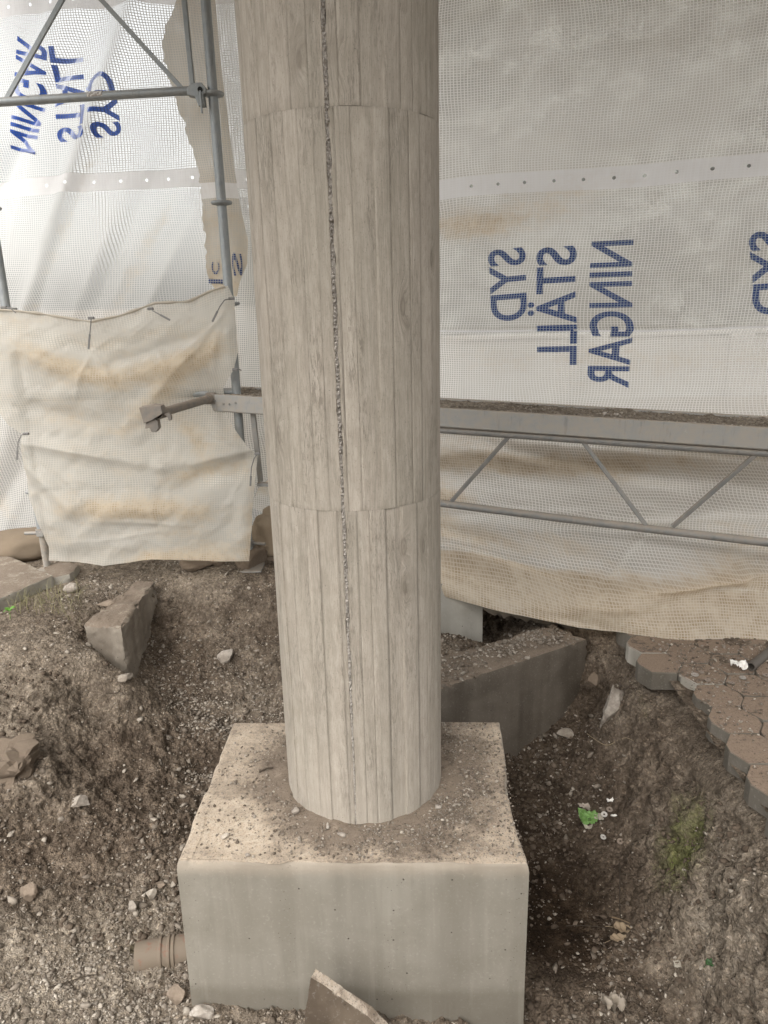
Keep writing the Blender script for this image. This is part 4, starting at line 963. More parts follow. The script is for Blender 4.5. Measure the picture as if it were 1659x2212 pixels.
for k in range(n_ + 1):
    s = DL * k / n_; V += [dp(s, DECKW - .02, dz(s)), dp(s, DECKW + .02, dz(s)), dp(s, DECKW + .02, dz(s) - .09), dp(s, DECKW - .02, dz(s) - .09)]
F = [(k * 4 + j, k * 4 + (j + 1) % 4, (k + 1) * 4 + (j + 1) % 4, (k + 1) * 4 + j) for k in range(n_) for j in range(4)] + [(0, 1, 2, 3)]
b.add(V, F); b.build('side_rail', RAILM, root)
# dirty tread surface
ns, nn_ = 700, 70; ss = np.linspace(.0, DL, ns); nv_ = np.linspace(.012, DECKW - .005, nn_); SS, NN = np.meshgrid(ss, nv_, indexing='ij')
base = np.array(DA)[None] + SS.ravel()[:, None] * np.array(DD) + NN.ravel()[:, None] * np.array(DN)
hz = 1.030 - .033 * SS.ravel() - .006 + np.clip(fbm(np.stack([SS.ravel() * 22, NN.ravel() * 22, 0 * SS.ravel()], 1), 5, 61, .6), -.3, 2) * .007
base[:, 2] = hz; me = mesh_np('tread_surface', base, grid_faces(ns, nn_)); fattr(me, 'dry', np.full(len(base), .75)); fattr(me, 'moss', np.zeros(len(base)))
link('tread_surface', me, SOIL, root, smooth=True)
b = MB(); V = [dp(s, n, dz(s) - .03) for s in (0.01, DL) for n in (.008, DECKW - .01)]; b.add(V, [(0, 1, 3, 2)]); b.build('deck_panel', DSTEEL, root)
for (s, h) in ((.02, -.035), (.075, -.05), (.11, -.05), (.15, -.04)):
    b = MB(); b.lathe(dp(s + .02, -.0002, dz(s) + h), [(.0001, .005), (.005, .005), (.006, 0)], 10, -DN); b.build('rivet', DSTEEL, root)
adopt(root)
def deck_samp(n, rg): 
    s = rg.uniform(.03, DL, n); q = rg.uniform(.03, DECKW - .02, n)
    return np.stack([DA.x + DD.x * s + DN.x * q, DA.y + DD.y * s + DN.y * q], 1)
def deck_surf(xy):
    s = (xy[:, 0] - DA.x) * DD.x + (xy[:, 1] - DA.y) * DD.y; return 1.030 - .033 * s - .003
scatter('deck_grit', 2400, deck_samp, (.0025, .009), RUBBLE, 'brown grit and stone chips lying along the walkway deck', 21, surf=deck_surf, tint=(.15, 1))
for k, (px, py, r, lab) in enumerate([(1322, 872, .016, 'pale upright chip near the middle of the walkway deck grit'), (1345, 885, .014, 'flat white chip lying on the walkway deck grit'), (1645, 893, .020, 'brown lump of soil at the right end of the walkway deck')]):
    p = hit(lambda x, z: 0 * x + 3.35, px, py); V, F = rock_shape(ICO2, 400 + k, 6); 
    s_ = (p[0] - DA.x) / DD.x; q = DA + DD * s_ + DN * .12; W = V * np.array([1, .8, .6]) * r + np.array([p[0], q.y + .02, dz(s_) + r * .3]); me = mesh_np('stone_chip', W, F); fattr(me, 'tint', np.full(len(V), [1, .9, .1][k])); o = link('stone_chip', me, PALE if k < 2 else EARTHY); tag(o, lab, 'stone chip')

def on_deck(px, py, off=.03):
    """point where the picture ray meets the vertical plane just behind the deck's front face"""
    d = ray(px, py); a = DA + DN * off; nn = DN; t = ((a.x - CAMP[0]) * nn.x + (a.y - CAMP[1]) * nn.y) / (d[0] * nn.x + d[1] * nn.y)
    return Vector(CAMP + d * t)
root = thing('lattice_girder', tuple(on_deck(1300, 1125)), 'dusty steel lattice girder hanging below the walkway deck right of the column', 'girder')
b = MB(); c0, c1 = on_deck(760, 1062), on_deck(1900, 1199); b.tube([c0.lerp(c1, k / 24) + Vector((0, 0, -.008 * math.sin(math.pi * k / 24))) for k in range(25)], .019, 24); b.build('chord', DSTEEL, root, smooth=True)
c2 = dp(.85, .03, dz(.85) - .112); c3 = dp(DL, .03, dz(DL) - .112); b = MB(); b.pipe(c2, c3, .017, .014, 20); b.build('chord', DSTEEL, root, smooth=True)
for (a1, a2) in (((975, 1083), (1106, 935)), ((1395, 1134), (1247, 938)), ((1452, 1138), (1648, 968)), ((1830, 1190), (1705, 975))):
    flatbar(on_deck(*a1), on_deck(*a2), .019, .017, DSTEEL, 'diagonal', root)
adopt(root)
TD = mat_metal('dirt_covered_steel', (.22, .20, .18), (.27, .225, .18), .6, .75, .15)
# protruding ledger tube with its dirt-covered coupler
te = Vector(aty(450, 862, 4.04)); tn = Vector(aty(352, 890, 3.55)); ta = (tn - te).normalized(); tup = Vector((0, 0, 1)); tup = (tup - ta * tup.dot(ta)).normalized(); tsd = ta.cross(tup)
root = thing('ledger_tube', tuple(te), 'short dirt-caked scaffold tube with open coupler jaws sticking out left of the walkway deck end', 'scaffold tube')
b = MB(); b.pipe(te - ta * .02, tn, .0215, .018, 26); b.build('tube', TD, root, smooth=True)
b = MB(); b.pipe(te - ta * .05, te + ta * .035, .0245, .021, 26); b.box(te - ta * .04 + tup * .0, (.05, .06, .06)); b.build('end_bracket', TD, root, smooth=True)
b = MB(); b.pipe(tn - ta * .012, tn + ta * .052, .0285, .02, 26); b.box(tn + ta * .04 + tup * .022, (.05, .05, .03)); b.build('collar', TD, root, bevel=.004)
def face(poly, o, d, name, off=0):
    b = MB(); b.prism(poly, Vector(o) + Vector((0, -d / 2 + off, 0)), (1, 0, 0), (0, 0, 1), (0, 1, 0), d); return b.build(name, TD, root, bevel=.003)
o = Vector(aty(330, 890, 3.50))
k = 3.6 / 1598.0
def pp_(L): return [((x - 330) * k, -(y - 890) * k) for x, y in L]
face(pp_([(306, 878), (334, 874), (352, 876), (354, 892), (340, 900), (330, 906), (312, 912), (310, 900)]), o, .060, 'coupler_jaw')
face(pp_([(314, 912), (332, 904), (340, 908), (341, 924), (334, 932), (324, 931), (322, 922), (312, 924)]), o, .044, 'coupler_jaw', .006)
face(pp_([(352, 894), (366, 892), (369, 900), (368, 908), (363, 909), (360, 900)]), o, .022, 'coupler_bolt')
adopt(root)
# tubes behind the low sheet, seen through it
root = thing('ledger_tube', (-1.4, 4.14, 1.03), 'horizontal scaffold tube showing faintly through the low cream sheet at walkway height', 'scaffold tube')
b = MB(); b.pipe((LPX, 4.12, 1.03), (PX, 4.12, 1.03), .024, .02, 24); b.build('tube', STEEL, root, smooth=True); adopt(root)
root = thing('ledger_tube', (-1.4, 4.14, .52), 'horizontal scaffold tube showing faintly through the lower half of the cream sheet', 'scaffold tube')
b = MB(); b.pipe((LPX, 4.12, .52), (PX, 4.12, .52), .024, .02, 24); b.build('tube', STEEL, root, smooth=True); adopt(root)
root = thing('brace', (-1.7, 4.16, .7), 'thin diagonal brace showing faintly through the low cream sheet', 'brace')
flatbar((-1.9, 4.15, .55), (-1.62, 4.15, .80), .022, .015, STEEL, 'bar', root); adopt(root)
root = thing('bracket_strut', tuple(aty(550, 960, 4.05)), 'upright steel strut below the walkway deck squeezed between cream sheet and column', 'strut')
flatbar(aty(545, 880, 4.05), aty(563, 1040, 4.05), .026, .03, DSTEEL, 'bar', root); flatbar(aty(556, 1046, 4.0), aty(610, 1048, 4.0), .02, .028, DSTEEL, 'foot_bar', root); adopt(root)

# cable ties
TIE = mat_metal('tie_plastic', (.17, .165, .16), (.27, .25, .23), .25, .6, 0)
def tie(pts, tailw, label):
    P = [Vector(aty(x, y, yy)) for x, y, yy in pts]
    root = thing('cable_tie', tuple(P[0]), label, 'cable tie', 'cable ties holding the cream sheet')
    b = MB(); b.tube(P, .0028, 8); b.build('strap', TIE, root, smooth=True)
    b = MB(); q = P[0]; b.box(q, (.030, .016, .014)); b.build('tie_head', TIE, root, bevel=.003)
    if tailw:
        p, q = P[-1], P[-1] + (P[-1] - P[-2]).normalized() * tailw; flatbar(p, q, .010, .003, TIE, 'tail', root)
    adopt(root)
tie([(197, 687, 3.86), (196, 700, 3.85), (194, 722, 3.85)], .075, 'grey cable tie hanging straight down from the lowest dip of the sheet hem')
tie([(325, 667, 3.88), (331, 672, 3.86), (346, 680, 3.85)], .06, 'grey cable tie slanting right at the middle of the sheet hem')
tie([(500, 645, 3.9), (485, 648, 3.86), (475, 662, 3.85), (470, 672, 3.85)], .06, 'dark cable tie at the top right corner of the cream sheet beside the tall post')
tie([(8, 664, 3.86), (22, 665, 3.85), (34, 676, 3.85)], 0, 'grey cable tie at the top left corner of the cream sheet')
tie([(56, 937, 3.85), (46, 940, 3.82), (39, 955, 3.82), (38, 970, 3.82)], .06, 'grey cable tie with its tail looping down at the left post halfway down the sheet')
tie([(556, 980, 3.80), (549, 990, 3.79), (543, 1010, 3.79), (542, 1028, 3.79)], .055, 'dark cable tie looping down at the right side of the sheet below the walkway')
tie([(508, 798, 3.9), (515, 797, 3.9), (521, 800, 3.92)], 0, 'thin dark cable tie pinching the sheet to the tall post above the walkway')

# ------------------------------------------------------------------ concrete pieces around the pit
def rough_block(name, pts_top, zt, zb, mat, label, cat, amp=.006, sub=.03, seed=0, bottom_rag=0, smooth=True):
    bm = bmesh.new(); vs = [bm.verts.new((p[0], p[1], (p[2] if len(p) > 2 else zt))) for p in pts_top]; f = bm.faces.new(vs); bmesh.ops.recalc_face_normals(bm, faces=[f])
    r = bmesh.ops.extrude_face_region(bm, geom=[f]); nv = [e for e in r['geom'] if isinstance(e, bmesh.types.BMVert)]
    for v in nv: v.co.z = zb
    bmesh.ops.recalc_face_normals(bm, faces=bm.faces); bmesh.ops.triangulate(bm, faces=bm.faces)
    L = max(e.calc_length() for e in bm.edges)
    for _ in range(8):
        es = [e for e in bm.edges if e.calc_length() > sub]
        if not es: break
        bmesh.ops.subdivide_edges(bm, edges=es, cuts=1)
        bmesh.ops.triangulate(bm, faces=bm.faces)
        if len(bm.verts) > 30000: break
    bm.normal_update(); co = np.array([v.co[:] for v in bm.verts]); no = np.array([v.normal[:] for v in bm.verts])
    d = fbm(co * 9 + seed, 4, seed) * amp + fbm(co * 50 + seed, 3, seed + 3) * amp * .3
    edge = np.array([1.0 if v.is_boundary or max([e.calc_face_angle(0) for e in v.link_edges] + [0]) > .6 else 0 for v in bm.verts])
    co = co + no * (d[:, None]) - no * (edge * np.abs(fbm(co * 22, 3, seed + 8)) * amp * 1.6)[:, None]
    if bottom_rag:
        low = co[:, 2] < (zb + .4 * (zt - zb)); co[:, 2] += low * fbm(co * 18, 4, seed + 5) * bottom_rag
    for v, c in zip(bm.verts, co): v.co = c
    me = bpy.data.meshes.new(name); bm.to_mesh(me); bm.free(); o = link(name, me, mat, smooth=smooth); me.set_sharp_from_angle(angle=RAD(38)); tag(o, label, cat); return o
zt = -.08; Lb = np.linalg.norm(BB - BA)
pt = lambda a, n: tuple(BA + BD * a + BN * n)
rough_block('foundation_beam', [pt(0, 0), pt(.6, .004), pt(Lb + .03, 0), pt(Lb, .20), pt(.6, .24), pt(0, .27)], zt, -.75, OLDCON, 'rubble-topped concrete foundation beam running behind the footing on the right', 'beam', .006, .035, 3)
def beam_samp(n, rg):
    a = rg.uniform(0, Lb, n); q = rg.uniform(.0, .21, n); k = np.exp(-((q - .15) / .1) ** 2) + .15; s = rg.random(n) < k
    return (BA + np.outer(a, BD) + np.outer(q, BN))[s]
scatter('beam_rubble', 1500, beam_samp, (.004, .018), RUBBLE, 'grey rubble lying on top of the foundation beam', 31, surf=lambda xy: np.zeros(len(xy)) + zt + .003, tint=(.1, .9))
rough_block('concrete_pier', [(.02, 3.68), (.515, 3.65), (.54, 3.85), (.02, 3.9)], .045, -.45, PIERC, 'smooth grey concrete pier just right of the column under the sheet hem', 'pier', .0015, .04, 5)
rough_block('broken_slab', [(.505, 3.60), (.62, 3.50), (.74, 3.42), (.95, 3.34), (1.15, 3.3), (1.3, 4.2), (.56, 4.2), (.54, 3.86)], -.028, -.085, OLDCON, 'ragged broken slab edge bridging the dark hollow under the sheet hem', 'slab', .006, .03, 6, bottom_rag=.03)
# wall stub on the left bank
a = atz(180, 1348, 0); bb = atz(262, 1353, 0); c = atz(345, 1260, 0); d = atz(296, 1260, 0)
rough_block('wall_stub', [(a[0], a[1] , -.003), (bb[0], bb[1], -.004), (c[0] - .03, c[1] + .03, .008), (d[0], d[1] + .03, .008)], 0, -.42, mat_concrete('stub_concrete', False, (.185, .155, .122), (.285, .248, .20), (.35, .305, .245), dirtamt=.6), 'broken concrete wall stub poking out of the earth bank on the left', 'wall', .011, .022, 9)
# stone slabs at far left
def slab(px, z, th, mat, label, seed, name='stone_slab', cat='slab'):
    P = [atz(x, y, z) for x, y in px]; return rough_block(name, [(p[0], p[1]) for p in P], z, z - th, mat, label, cat, .005, .035, seed)
SLABM = mat_concrete('slab_stone', False, (.28, .26, .22), (.35, .325, .28), (.33, .295, .24), dirtamt=.5)
slab([(-90, 1195), (12, 1198), (115, 1242), (0, 1292), (-90, 1330)], .07, .075, SLABM, 'thick dusty stone slab lying at the far left edge', 11)
slab([(95, 1252), (150, 1240), (172, 1218), (95, 1214)], .05, .07, SLABM, 'squared stone block tucked under the corner of the cream sheet', 12, 'stone_block', 'stone block')

# loose rocks (each a thing)
def rock(px, py, z, r, label, mat=RUBBLE, seed=1, tint=.5, sc=(1, .8, .7), rot=0, name='stone', cat='stone', base=ICO4, cuts=8, rough=.10, group=None, sink=.3):
    p = atz(px, py, z); V, F = rock_shape(base, seed, cuts, rough); V = V * np.array(sc) * r; c, s = math.cos(rot), math.sin(rot)
    V = V @ np.array([[c, s, 0], [-s, c, 0], [0, 0, 1]]); zz = gz(p[0], p[1]) if z < .0 or True else z
    me = mesh_np(name, V, F); fattr(me, 'tint', np.full(len(V), tint)); o = link(name, me, mat, smooth=True); me.set_sharp_from_angle(angle=RAD(28))
    o.location = (p[0], p[1], max(zz, z) + r * sc[2] * (1 - 2 * sink)); return tag(o, label, cat, group)
rock(487, 1420, -.33, .060, 'rounded pale grey stone lying alone on the slope left of the column', PALE, 11, .6, (1, .75, .72), .3)
rock(548, 1240, -.05, .105, 'large rounded earthy cobble at the bank top nearest the column', EARTHY, 12, .4, (1, .8, .75), .2, name='cobble', cat='cobble', cuts=3, group='cobbles along the bank top', sink=.2)
rock(478, 1236, -.04, .060, 'middle earthy cobble between two larger ones at the bank top', EARTHY, 13, .5, (1, .8, .8), .9, name='cobble', cat='cobble', cuts=3, group='cobbles along the bank top', sink=.2)
rock(432, 1245, -.05, .090, 'low earthy cobble half buried at the left of the bank top row', EARTHY, 14, .3, (1.2, .8, .55), .5, name='cobble', cat='cobble', cuts=3, group='cobbles along the bank top', sink=.2)
rock(592, 1215, -.02, .060, 'small cobble touching the column edge at the bank top', EARTHY, 15, .3, (1, .8, .75), .5, name='cobble', cat='cobble', cuts=3, group='cobbles along the bank top', sink=.2)
rock(1318, 1545, -.30, .115, 'jagged pale broken rock stuck in the right pit bank', PALE, 21, .3, (.62, .45, 1.1), .4, name='rock', cat='rock', cuts=9, rough=.2, sink=.45)
rock(1283, 1475, -.22, .034, 'small round dark stone above the jagged pale rock', EARTHY, 22, .1, (.8, .8, .95), 0, cuts=3)
rock(178, 1752, -.42, .040, 'pale angular stone on the left pit slope at mid height', PALE, 23, .3, (1, .8, .8), .8)
rock(255, 1500 + 5, -.38, .058, 'long pale stone splinter lying below the wall stub', PALE, 24, .3, (1.4, .3, .3), .35, name='stone_splinter', cat='stone splinter')
rock(285, 1565, -.42, .045, 'flat grey stone half buried below the wall stub', RUBBLE, 25, .5, (1, .8, .5), .1)
rock(30, 1655, -.27, .17, 'large blocky lump of earth at the left edge of the slope', SOILC, 26, .9, (1.1, .7, .6), .2, name='earth_lump', cat='earth lump', cuts=4, sink=.55, rough=.36)
rock(290, 1990 - 15, -.52, .038, 'pale wedge-shaped stone left of the footing above the buried pipe', PALE, 27, .2, (.8, 1, .8), .2)
rock(325, 1935, -.50, .026, 'smooth grey pebble left of the footing', RUBBLE, 28, .8, (1, .7, .7), .9, name='pebble', cat='pebble')
rock(348, 1915, -.50, .020, 'brown pebble close to the left face of the footing', EARTHY, 29, .8, (1, .8, .7), .2, name='pebble', cat='pebble')
rock(440, 2208, -.55, .030, 'white chunky stone at the bottom left corner of the footing', PALE, 30, 1, (1.3, .8, .8), .2)
rock(630, 2178, -.56, .022, 'grey stone resting against the footing front beside the broken tile', RUBBLE, 31, .7, (1, .8, 1), .2)
rock(1225, 1590, -.50, .045, 'flat grey stone in the dark pit beside the beam', RUBBLE, 32, .6, (1.2, .7, .5), .3)
rock(1145, 1580, -.50, .045, 'dark stone wedged between the footing corner and the beam', EARTHY, 33, .2, (.6, .6, 1), .3)
rock(155, 1275, .0, .042, 'squarish pale stone in the grass at the left bank', PALE, 34, .7, (1, .8, .7), .6)
rock(225, 1305, .0, .045, 'flat brown stone in front of the pale squarish stone', EARTHY, 35, .8, (1.3, .9, .25), .3)
rock(380, 2195 - 40, -.53, .032, 'earthy stone touching the lower left edge of the footing', EARTHY, 36, .9, (1, .9, .9), .6)
rock(1345, 1395 + 52, -.10, .032, 'small pale stone under the corner of the second paver', PALE, 37, .3, (1, .8, .7), .6) if False else None
rock(1407, 1448 + 8, -.12, .026, 'pale chip on the bank just under the dark paver corners', PALE, 38, .4, (1.1, .7, .7), .7)
rock(60, 1930, -.44, .05, 'flat-sided brown stone on the left pit floor near the picture edge', EARTHY, 39, .6, (.7, 1, .6), .7)
rock(510, 1995 + 3, 0.001, .012, 'bluish grey chip on the left part of the footing top', RUBBLE, 40, .8, (1.3, .7, .8), .7, name='stone_chip', cat='stone chip', base=ICO2) if False else None

# ---- things lying on the footing
def chip(px, py, r, label, mat, tint, seed, sc=(1, .7, .6), rot=0, z=0.003):
    p = atz(px, py, z); V, F = rock_shape(ICO2, seed, 7, .15); V = V * np.array(sc) * r; c, s = math.cos(rot), math.sin(rot); V = V @ np.array([[c, s, 0], [-s, c, 0], [0, 0, 1]])
    me = mesh_np('stone_chip', V, F); fattr(me, 'tint', np.full(len(V), tint)); o = link('stone_chip', me, mat); o.location = (p[0], p[1], z + r * sc[2] * .6); tag(o, label, 'stone chip')
chip(708, 1790, .0135, 'long white chip standing on the footing in front of the column', PALE, 1, 51, (.45, .5, 1.0))
chip(945, 1745, .014, 'flat pale chip at the right foot of the column', PALE, .8, 52, (1.3, .8, .5), .3)
chip(640, 1755, .014, 'pale chip at the left foot of the column', PALE, .4, 53, (1, .8, .8), .3)
chip(738, 1805, .012, 'buff angular chip right of the long white chip', PALE, .3, 54, (1.2, .8, .6), -.4)
chip(488, 1810, .012, 'bluish grey crumb on the left part of the footing top', RUBBLE, .9, 55, (1.3, .8, .8), .3)
chip(535, 1848, .010, 'small buff chip near the front left edge of the footing top', PALE, .3, 56)
chip(1270 / 1.1573 + .0, 1636, .007, 'tiny dark chip near the back right corner of the footing', RUBBLE, 0, 57)

# ------------------------------------------------------------------ hexagonal pavers
PAV = mat_concrete('paver_concrete', False, (.105, .092, .074), (.150, .134, .112), (.088, .071, .054), (.15, .11, .08), dirtamt=.7)
PAVL = mat_concrete('paver_concrete_pale', False, (.24, .22, .185), (.36, .335, .29), (.125, .10, .077), (.15, .11, .08), dirtamt=.5)
def paver_mesh(seed):
    rg = random.Random(seed); R = .1003; V = []
    pts = []
    t_ = .0195
    pts = [(-.0895, -t_), (-.0515, -.0865), (.0515, -.0865), (.0895, -t_), (.0895, t_), (.0515, .0865), (-.0515, .0865), (-.0895, t_)]
    b = MB(); n = len(pts)
    prof = [(0, .962), (-.005, .993), (-.012, 1.0), (-.045, 1.003), (-.080, 1.0)]
    vs = []
    for (z, sc) in prof:
        for (x, y) in pts: vs.append((x * sc + rg.uniform(-.0006, .0006), y * sc + rg.uniform(-.0006, .0006), z + rg.uniform(-.0008, .0008)))
    F = [tuple(range(n))] + [tuple((len(prof) - 1) * n + k for k in range(n))[::-1]]
    for j in range(len(prof) - 1):
        for k in range(n): F.append((j * n + k, (j + 1) * n + k, (j + 1) * n + (k + 1) % n, j * n + (k + 1) % n))
    me = bpy.data.meshes.new('hex_paver'); me.from_pydata(vs, [], F); me.update()
    bm = bmesh.new(); bm.from_mesh(me); bmesh.ops.recalc_face_normals(bm, faces=bm.faces); bm.to_mesh(me); bm.free()
    return me
PMS = [paver_mesh(k) for k in range(4)]; PML = paver_mesh(9); PML.materials.append(PAVL)
for m_ in PMS: m_.materials.append(PAV)
EY = np.array([.083, .9965]); EX = np.array([.9965, -.083]); B0 = np.array([1.262, 2.375])
edge_lab = {(-1, 3): 'half-buried pale paver at the edge just below the sheet hem', (-1, 2): 'dark hexagonal paver jutting out over the pit nearest the sheet hem', (0, 2): 'pale-sided hexagonal paver carrying washers at the pit edge', (0, 1): 'hexagonal paver with a whitewashed left corner at the pit edge',
            (0, 0): 'fourth hexagonal paver from the front along the pit edge, dark face', (0, -1): 'third hexagonal paver from the front along the pit edge', (0, -2): 'second hexagonal paver from the front along the pit edge', (0, -3): 'frontmost hexagonal paver at the right picture edge'}
prg = random.Random(3)
for kx in range(-1, 6):
    for j in range(-3, 9):
        if kx == -1 and j < 2: continue
        c = B0 + EX * kx * .152 + EY * (j + .5 * (kx % 2)) * .1755
        if kx == -1: c = c + EY * -.0
        if c[1] > 3.45 or c[0] > 2.05: continue
        if kx >= 1 and c[0] > .66 * c[1] + .25: continue
        lab = edge_lab.get((kx, j), 'brown dusty hexagonal paver in the paved ground behind the pit edge')
        o = bpy.data.objects.new('hex_paver', PML if (kx, j) in ((0, 2), (-1, 3)) else PMS[prg.randrange(4)]); COL.objects.link(o)
        o.location = (c[0] + prg.uniform(-.002, .002), c[1] + prg.uniform(-.002, .002), -.002 + prg.uniform(-.003, .002)); o.rotation_euler = (prg.uniform(-.01, .01), prg.uniform(-.01, .01), -.083 + prg.uniform(-.012, .012))
        tag(o, lab, 'paver', 'hexagonal pavers beside the pit')
def pav_samp(n, rg):
    p = np.stack([rg.uniform(1.1, 1.95, n), rg.uniform(1.9, 3.2, n)], 1)
    k = (p[:, 0] > 1.19 + .0 * p[:, 1]) * np.clip(fbm(xy0(p[:, 0], p[:, 1], 5), 3, 7) + .5 + (p[:, 1] - 2.4), .05, 1); return p[rg.random(n) < k]
scatter('paver_grit', 5200, pav_samp, (.0025, .0105), RUBBLE, 'brown grit and pale chips lying over the hexagonal pavers', 41, surf=lambda xy: np.full(len(xy), .0), tint=(0, 1))
xs = np.linspace(1.16, 2.0, 240); ys = np.linspace(1.75, 3.5, 460); GX, GY = np.meshgrid(xs, ys, indexing='ij'); gx_ = GX.ravel(); gy_ = GY.ravel()
Pq = xy0(gx_, gy_); zq = -.0075 + (fbm(Pq * 7, 4, 201, .6) * .0065 + fbm(Pq * 40, 3, 203, .6) * .0030) - .0035 + .0045 * np.clip((gy_ - 2.6) / .4, -1, 1) + .003 * np.clip((gx_ - 1.45) / .3, -1, 1)
q0_ = B0 - EX * .02; zq -= np.clip((.090 - ((gx_ - q0_[0]) * EX[0] + (gy_ - q0_[1]) * EX[1])) / .05, 0, 1) * .03
me = mesh_np('loose_dirt', np.column_stack([gx_, gy_, zq]), grid_faces(240, 460)); fattr(me, 'dry', np.full(len(zq), .12)); fattr(me, 'moss', np.zeros(len(zq)))
tag(link('loose_dirt', me, SOIL, smooth=True), 'thin brown dirt filling the joints and patches between the hexagonal pavers', kind='stuff')
# washers
def washer(px, py, z, r, label, mat, tilt=(0, 0)):
    p = atz(px, py, z); b = MB(); b.lathe((0, 0, 0), [(r * .36, 0), (r, 0), (r, .0035), (r * .36, .0035), (r * .36, 0)], 28); o = b.build('washer', mat, bevel=0); o.location = (p[0], p[1], z + .002); o.rotation_euler = (tilt[0], tilt[1], 0)
    for q in o.data.polygons: q.use_smooth = False
    tag(o, label, 'washer', 'loose washers')
WM = mat_metal('washer_zinc', (.36, .35, .33), (.30, .25, .2), .35, .6, .3); WL = mat_metal('washer_pale', (.55, .53, .50), (.5, .45, .4), .15, .6, .2); WD = mat_metal('washer_dirty', (.22, .19, .16), (.24, .19, .15), .5, .7, .2)
def c8(x, y): return ((1500 + x * .2532) / 1.1573, (1550 + y * .2532) / 1.1573)
washer(*c8(935, 545), .003, .0145, 'big grey washer on the pale-sided paver', WM)
washer(*c8(1062, 600), .003, .0115, 'dirty washer just right of the big grey washer', WD)
washer(*c8(1408, 575), .003, .0125, 'grey washer in front of the crumpled white paper', WM)
washer(*c8(1305, 628), .003, .009, 'small rusty washer between the dirty washer and the paper', WD)
washer(*c8(1000, 520), .003, .010, 'half-hidden washer touching the big grey washer', WD)
washer(*c8(1640, 552), .003, .014, 'dark washer at the right picture edge on the pavers', WD)
def c7(x, y): return ((1250 + x * .2411) / 1.1573, (1900 + y * .2411) / 1.1573)
pz = -.585
def groundpt(px, py):
    z = -.3
    for _ in range(40):
        p = atz(px, py, z); z = .6 * z + .4 * gz(p[0], p[1])
    return p, z
def washer_g(q, r, label, mat, tilt):
    p, z = groundpt(*q); washer(q[0], q[1], z + .006, r, label, mat, tilt)
washer_g(c7(1080, 570), .0125, 'bright washer beside the green wrapper in the pit', WL, (.25, -.1))
washer_g(c7(1070, 805), .0115, 'pale ring washer below the green wrapper in the pit', WL, (.15, .1))
washer_g(c7(1248, 850), .013, 'dull washer lower right of the pale ring in the pit', WD, (.2, -.2))
washer_g(c7(1135, 520), .013, 'dark washer behind the bright washer in the pit', WD, (.2, 0))

# ------------------------------------------------------------------ litter and small things
def simple(name, col, rough=.6, spec=.3, col2=None, sc=40, tr=0):
    m = NT(name); n = m.noise(m.coord('Object'), sc, 4, .6); c = m.mix(n, C(*col), C(*(col2 or tuple(q * .7 for q in col))))
    return m.done(m.pbr(c, rough, m.bump(n, .2, .003), spec=spec))
GREEN = simple('green_foil', (.10, .20, .045), .35, .4, (.17, .30, .09), 20); INK = simple('black_ink', (.01, .012, .01)); PAPER = simple('white_paper', (.78, .76, .72), .8, .2, (.66, .62, .56)); BACKP = simple('wrapper_inside', (.42, .38, .31), .7, .3)
def crumple(name, pts, nu=24, amp=.01, seed=0, curl=0, mat=PAPER, parent=None, rot=0, loc=(0, 0, 0), tilt=(0, 0), thick=.0006):
    """pts: 4 corners in local xy; bilinear patch with fold noise"""
    P = np.array(pts, float); u = np.linspace(0, 1, nu); U, Vv = np.meshgrid(u, u, indexing='ij')
    G = (1 - U[..., None]) * (1 - Vv[..., None]) * P[0] + U[..., None] * (1 - Vv[..., None]) * P[1] + U[..., None] * Vv[..., None] * P[2] + (1 - U[..., None]) * Vv[..., None] * P[3]
    G = G.reshape(-1, 2); L = np.abs(P).max()
    edge = fbm(np.stack([G[:, 0] / L * 2, G[:, 1] / L * 2, np.full(len(G), seed)], 1), 3, seed)
    z = (1 - 2 * np.abs(edge)) * amp + curl * ((U.ravel() - .5) ** 2 * 4 - .5) * L
    G = G + .12 * L * np.stack([edge, np.roll(edge, 7)], 1) * .5
    me = mesh_np(name, np.column_stack([G, z - z.min() + .001]), grid_faces(nu, nu)); o = link(name, me, mat, parent, smooth=True)
    o.location = loc; o.rotation_euler = (tilt[0], tilt[1], rot); md = o.modifiers.new('thickness', 'SOLIDIFY'); md.thickness = thick; return o
p, z = groundpt(1270, 1778)
root = thing('candy_wrapper', (p[0], p[1], z + .012), 'crumpled bright green wrapper with dark print lying on the pit floor', 'wrapper')
root.rotation_euler = (.25, .05, -.1)
crumple('wrapper_film', [(-.036, -.030), (.030, -.022), (.040, .030), (-.042, .032)], 24, .014, 4, .25, GREEN, root)
crumple('wrapper_inside', [(-.022, -.042), (.006, -.048), (.012, -.026), (-.028, -.030)], 14, .006, 6, .2, BACKP, root)
def ink(body, size, loc, rot, parent):
    cu = bpy.data.curves.new('print', 'FONT'); cu.body = body; cu.size = size; cu.extrude = .0004; o = bpy.data.objects.new('t', cu); COL.objects.link(o)
    me = bpy.data.meshes.new_from_object(o.evaluated_get(bpy.context.evaluated_depsgraph_get())); bpy.data.objects.remove(o); me.materials.clear(); q = link('print', me, INK, parent); q.location = loc; q.rotation_euler = rot
ink('20', .014, (-.006, -.020, .026), (.3, 0, .2), root)
def litter(px, py, pts, label, mat, seed, amp=.006, name='paper_scrap', cat='paper scrap', z=None, curl=.1, rot=0):
    if z is None: p, zz = groundpt(px, py)
    else: p = atz(px, py, z); zz = z
    o = crumple(name, pts, 18, amp, seed, curl, mat, None, rot, (p[0], p[1], zz + .006)); tag(o, label, cat); return o
litter(*c8(1365, 490), [(-.038, -.014), (.030, -.020), (.038, .014), (-.030, .018)], 'crumpled white paper on the pavers near the dark pipe', PAPER, 3, .012, z=.003)
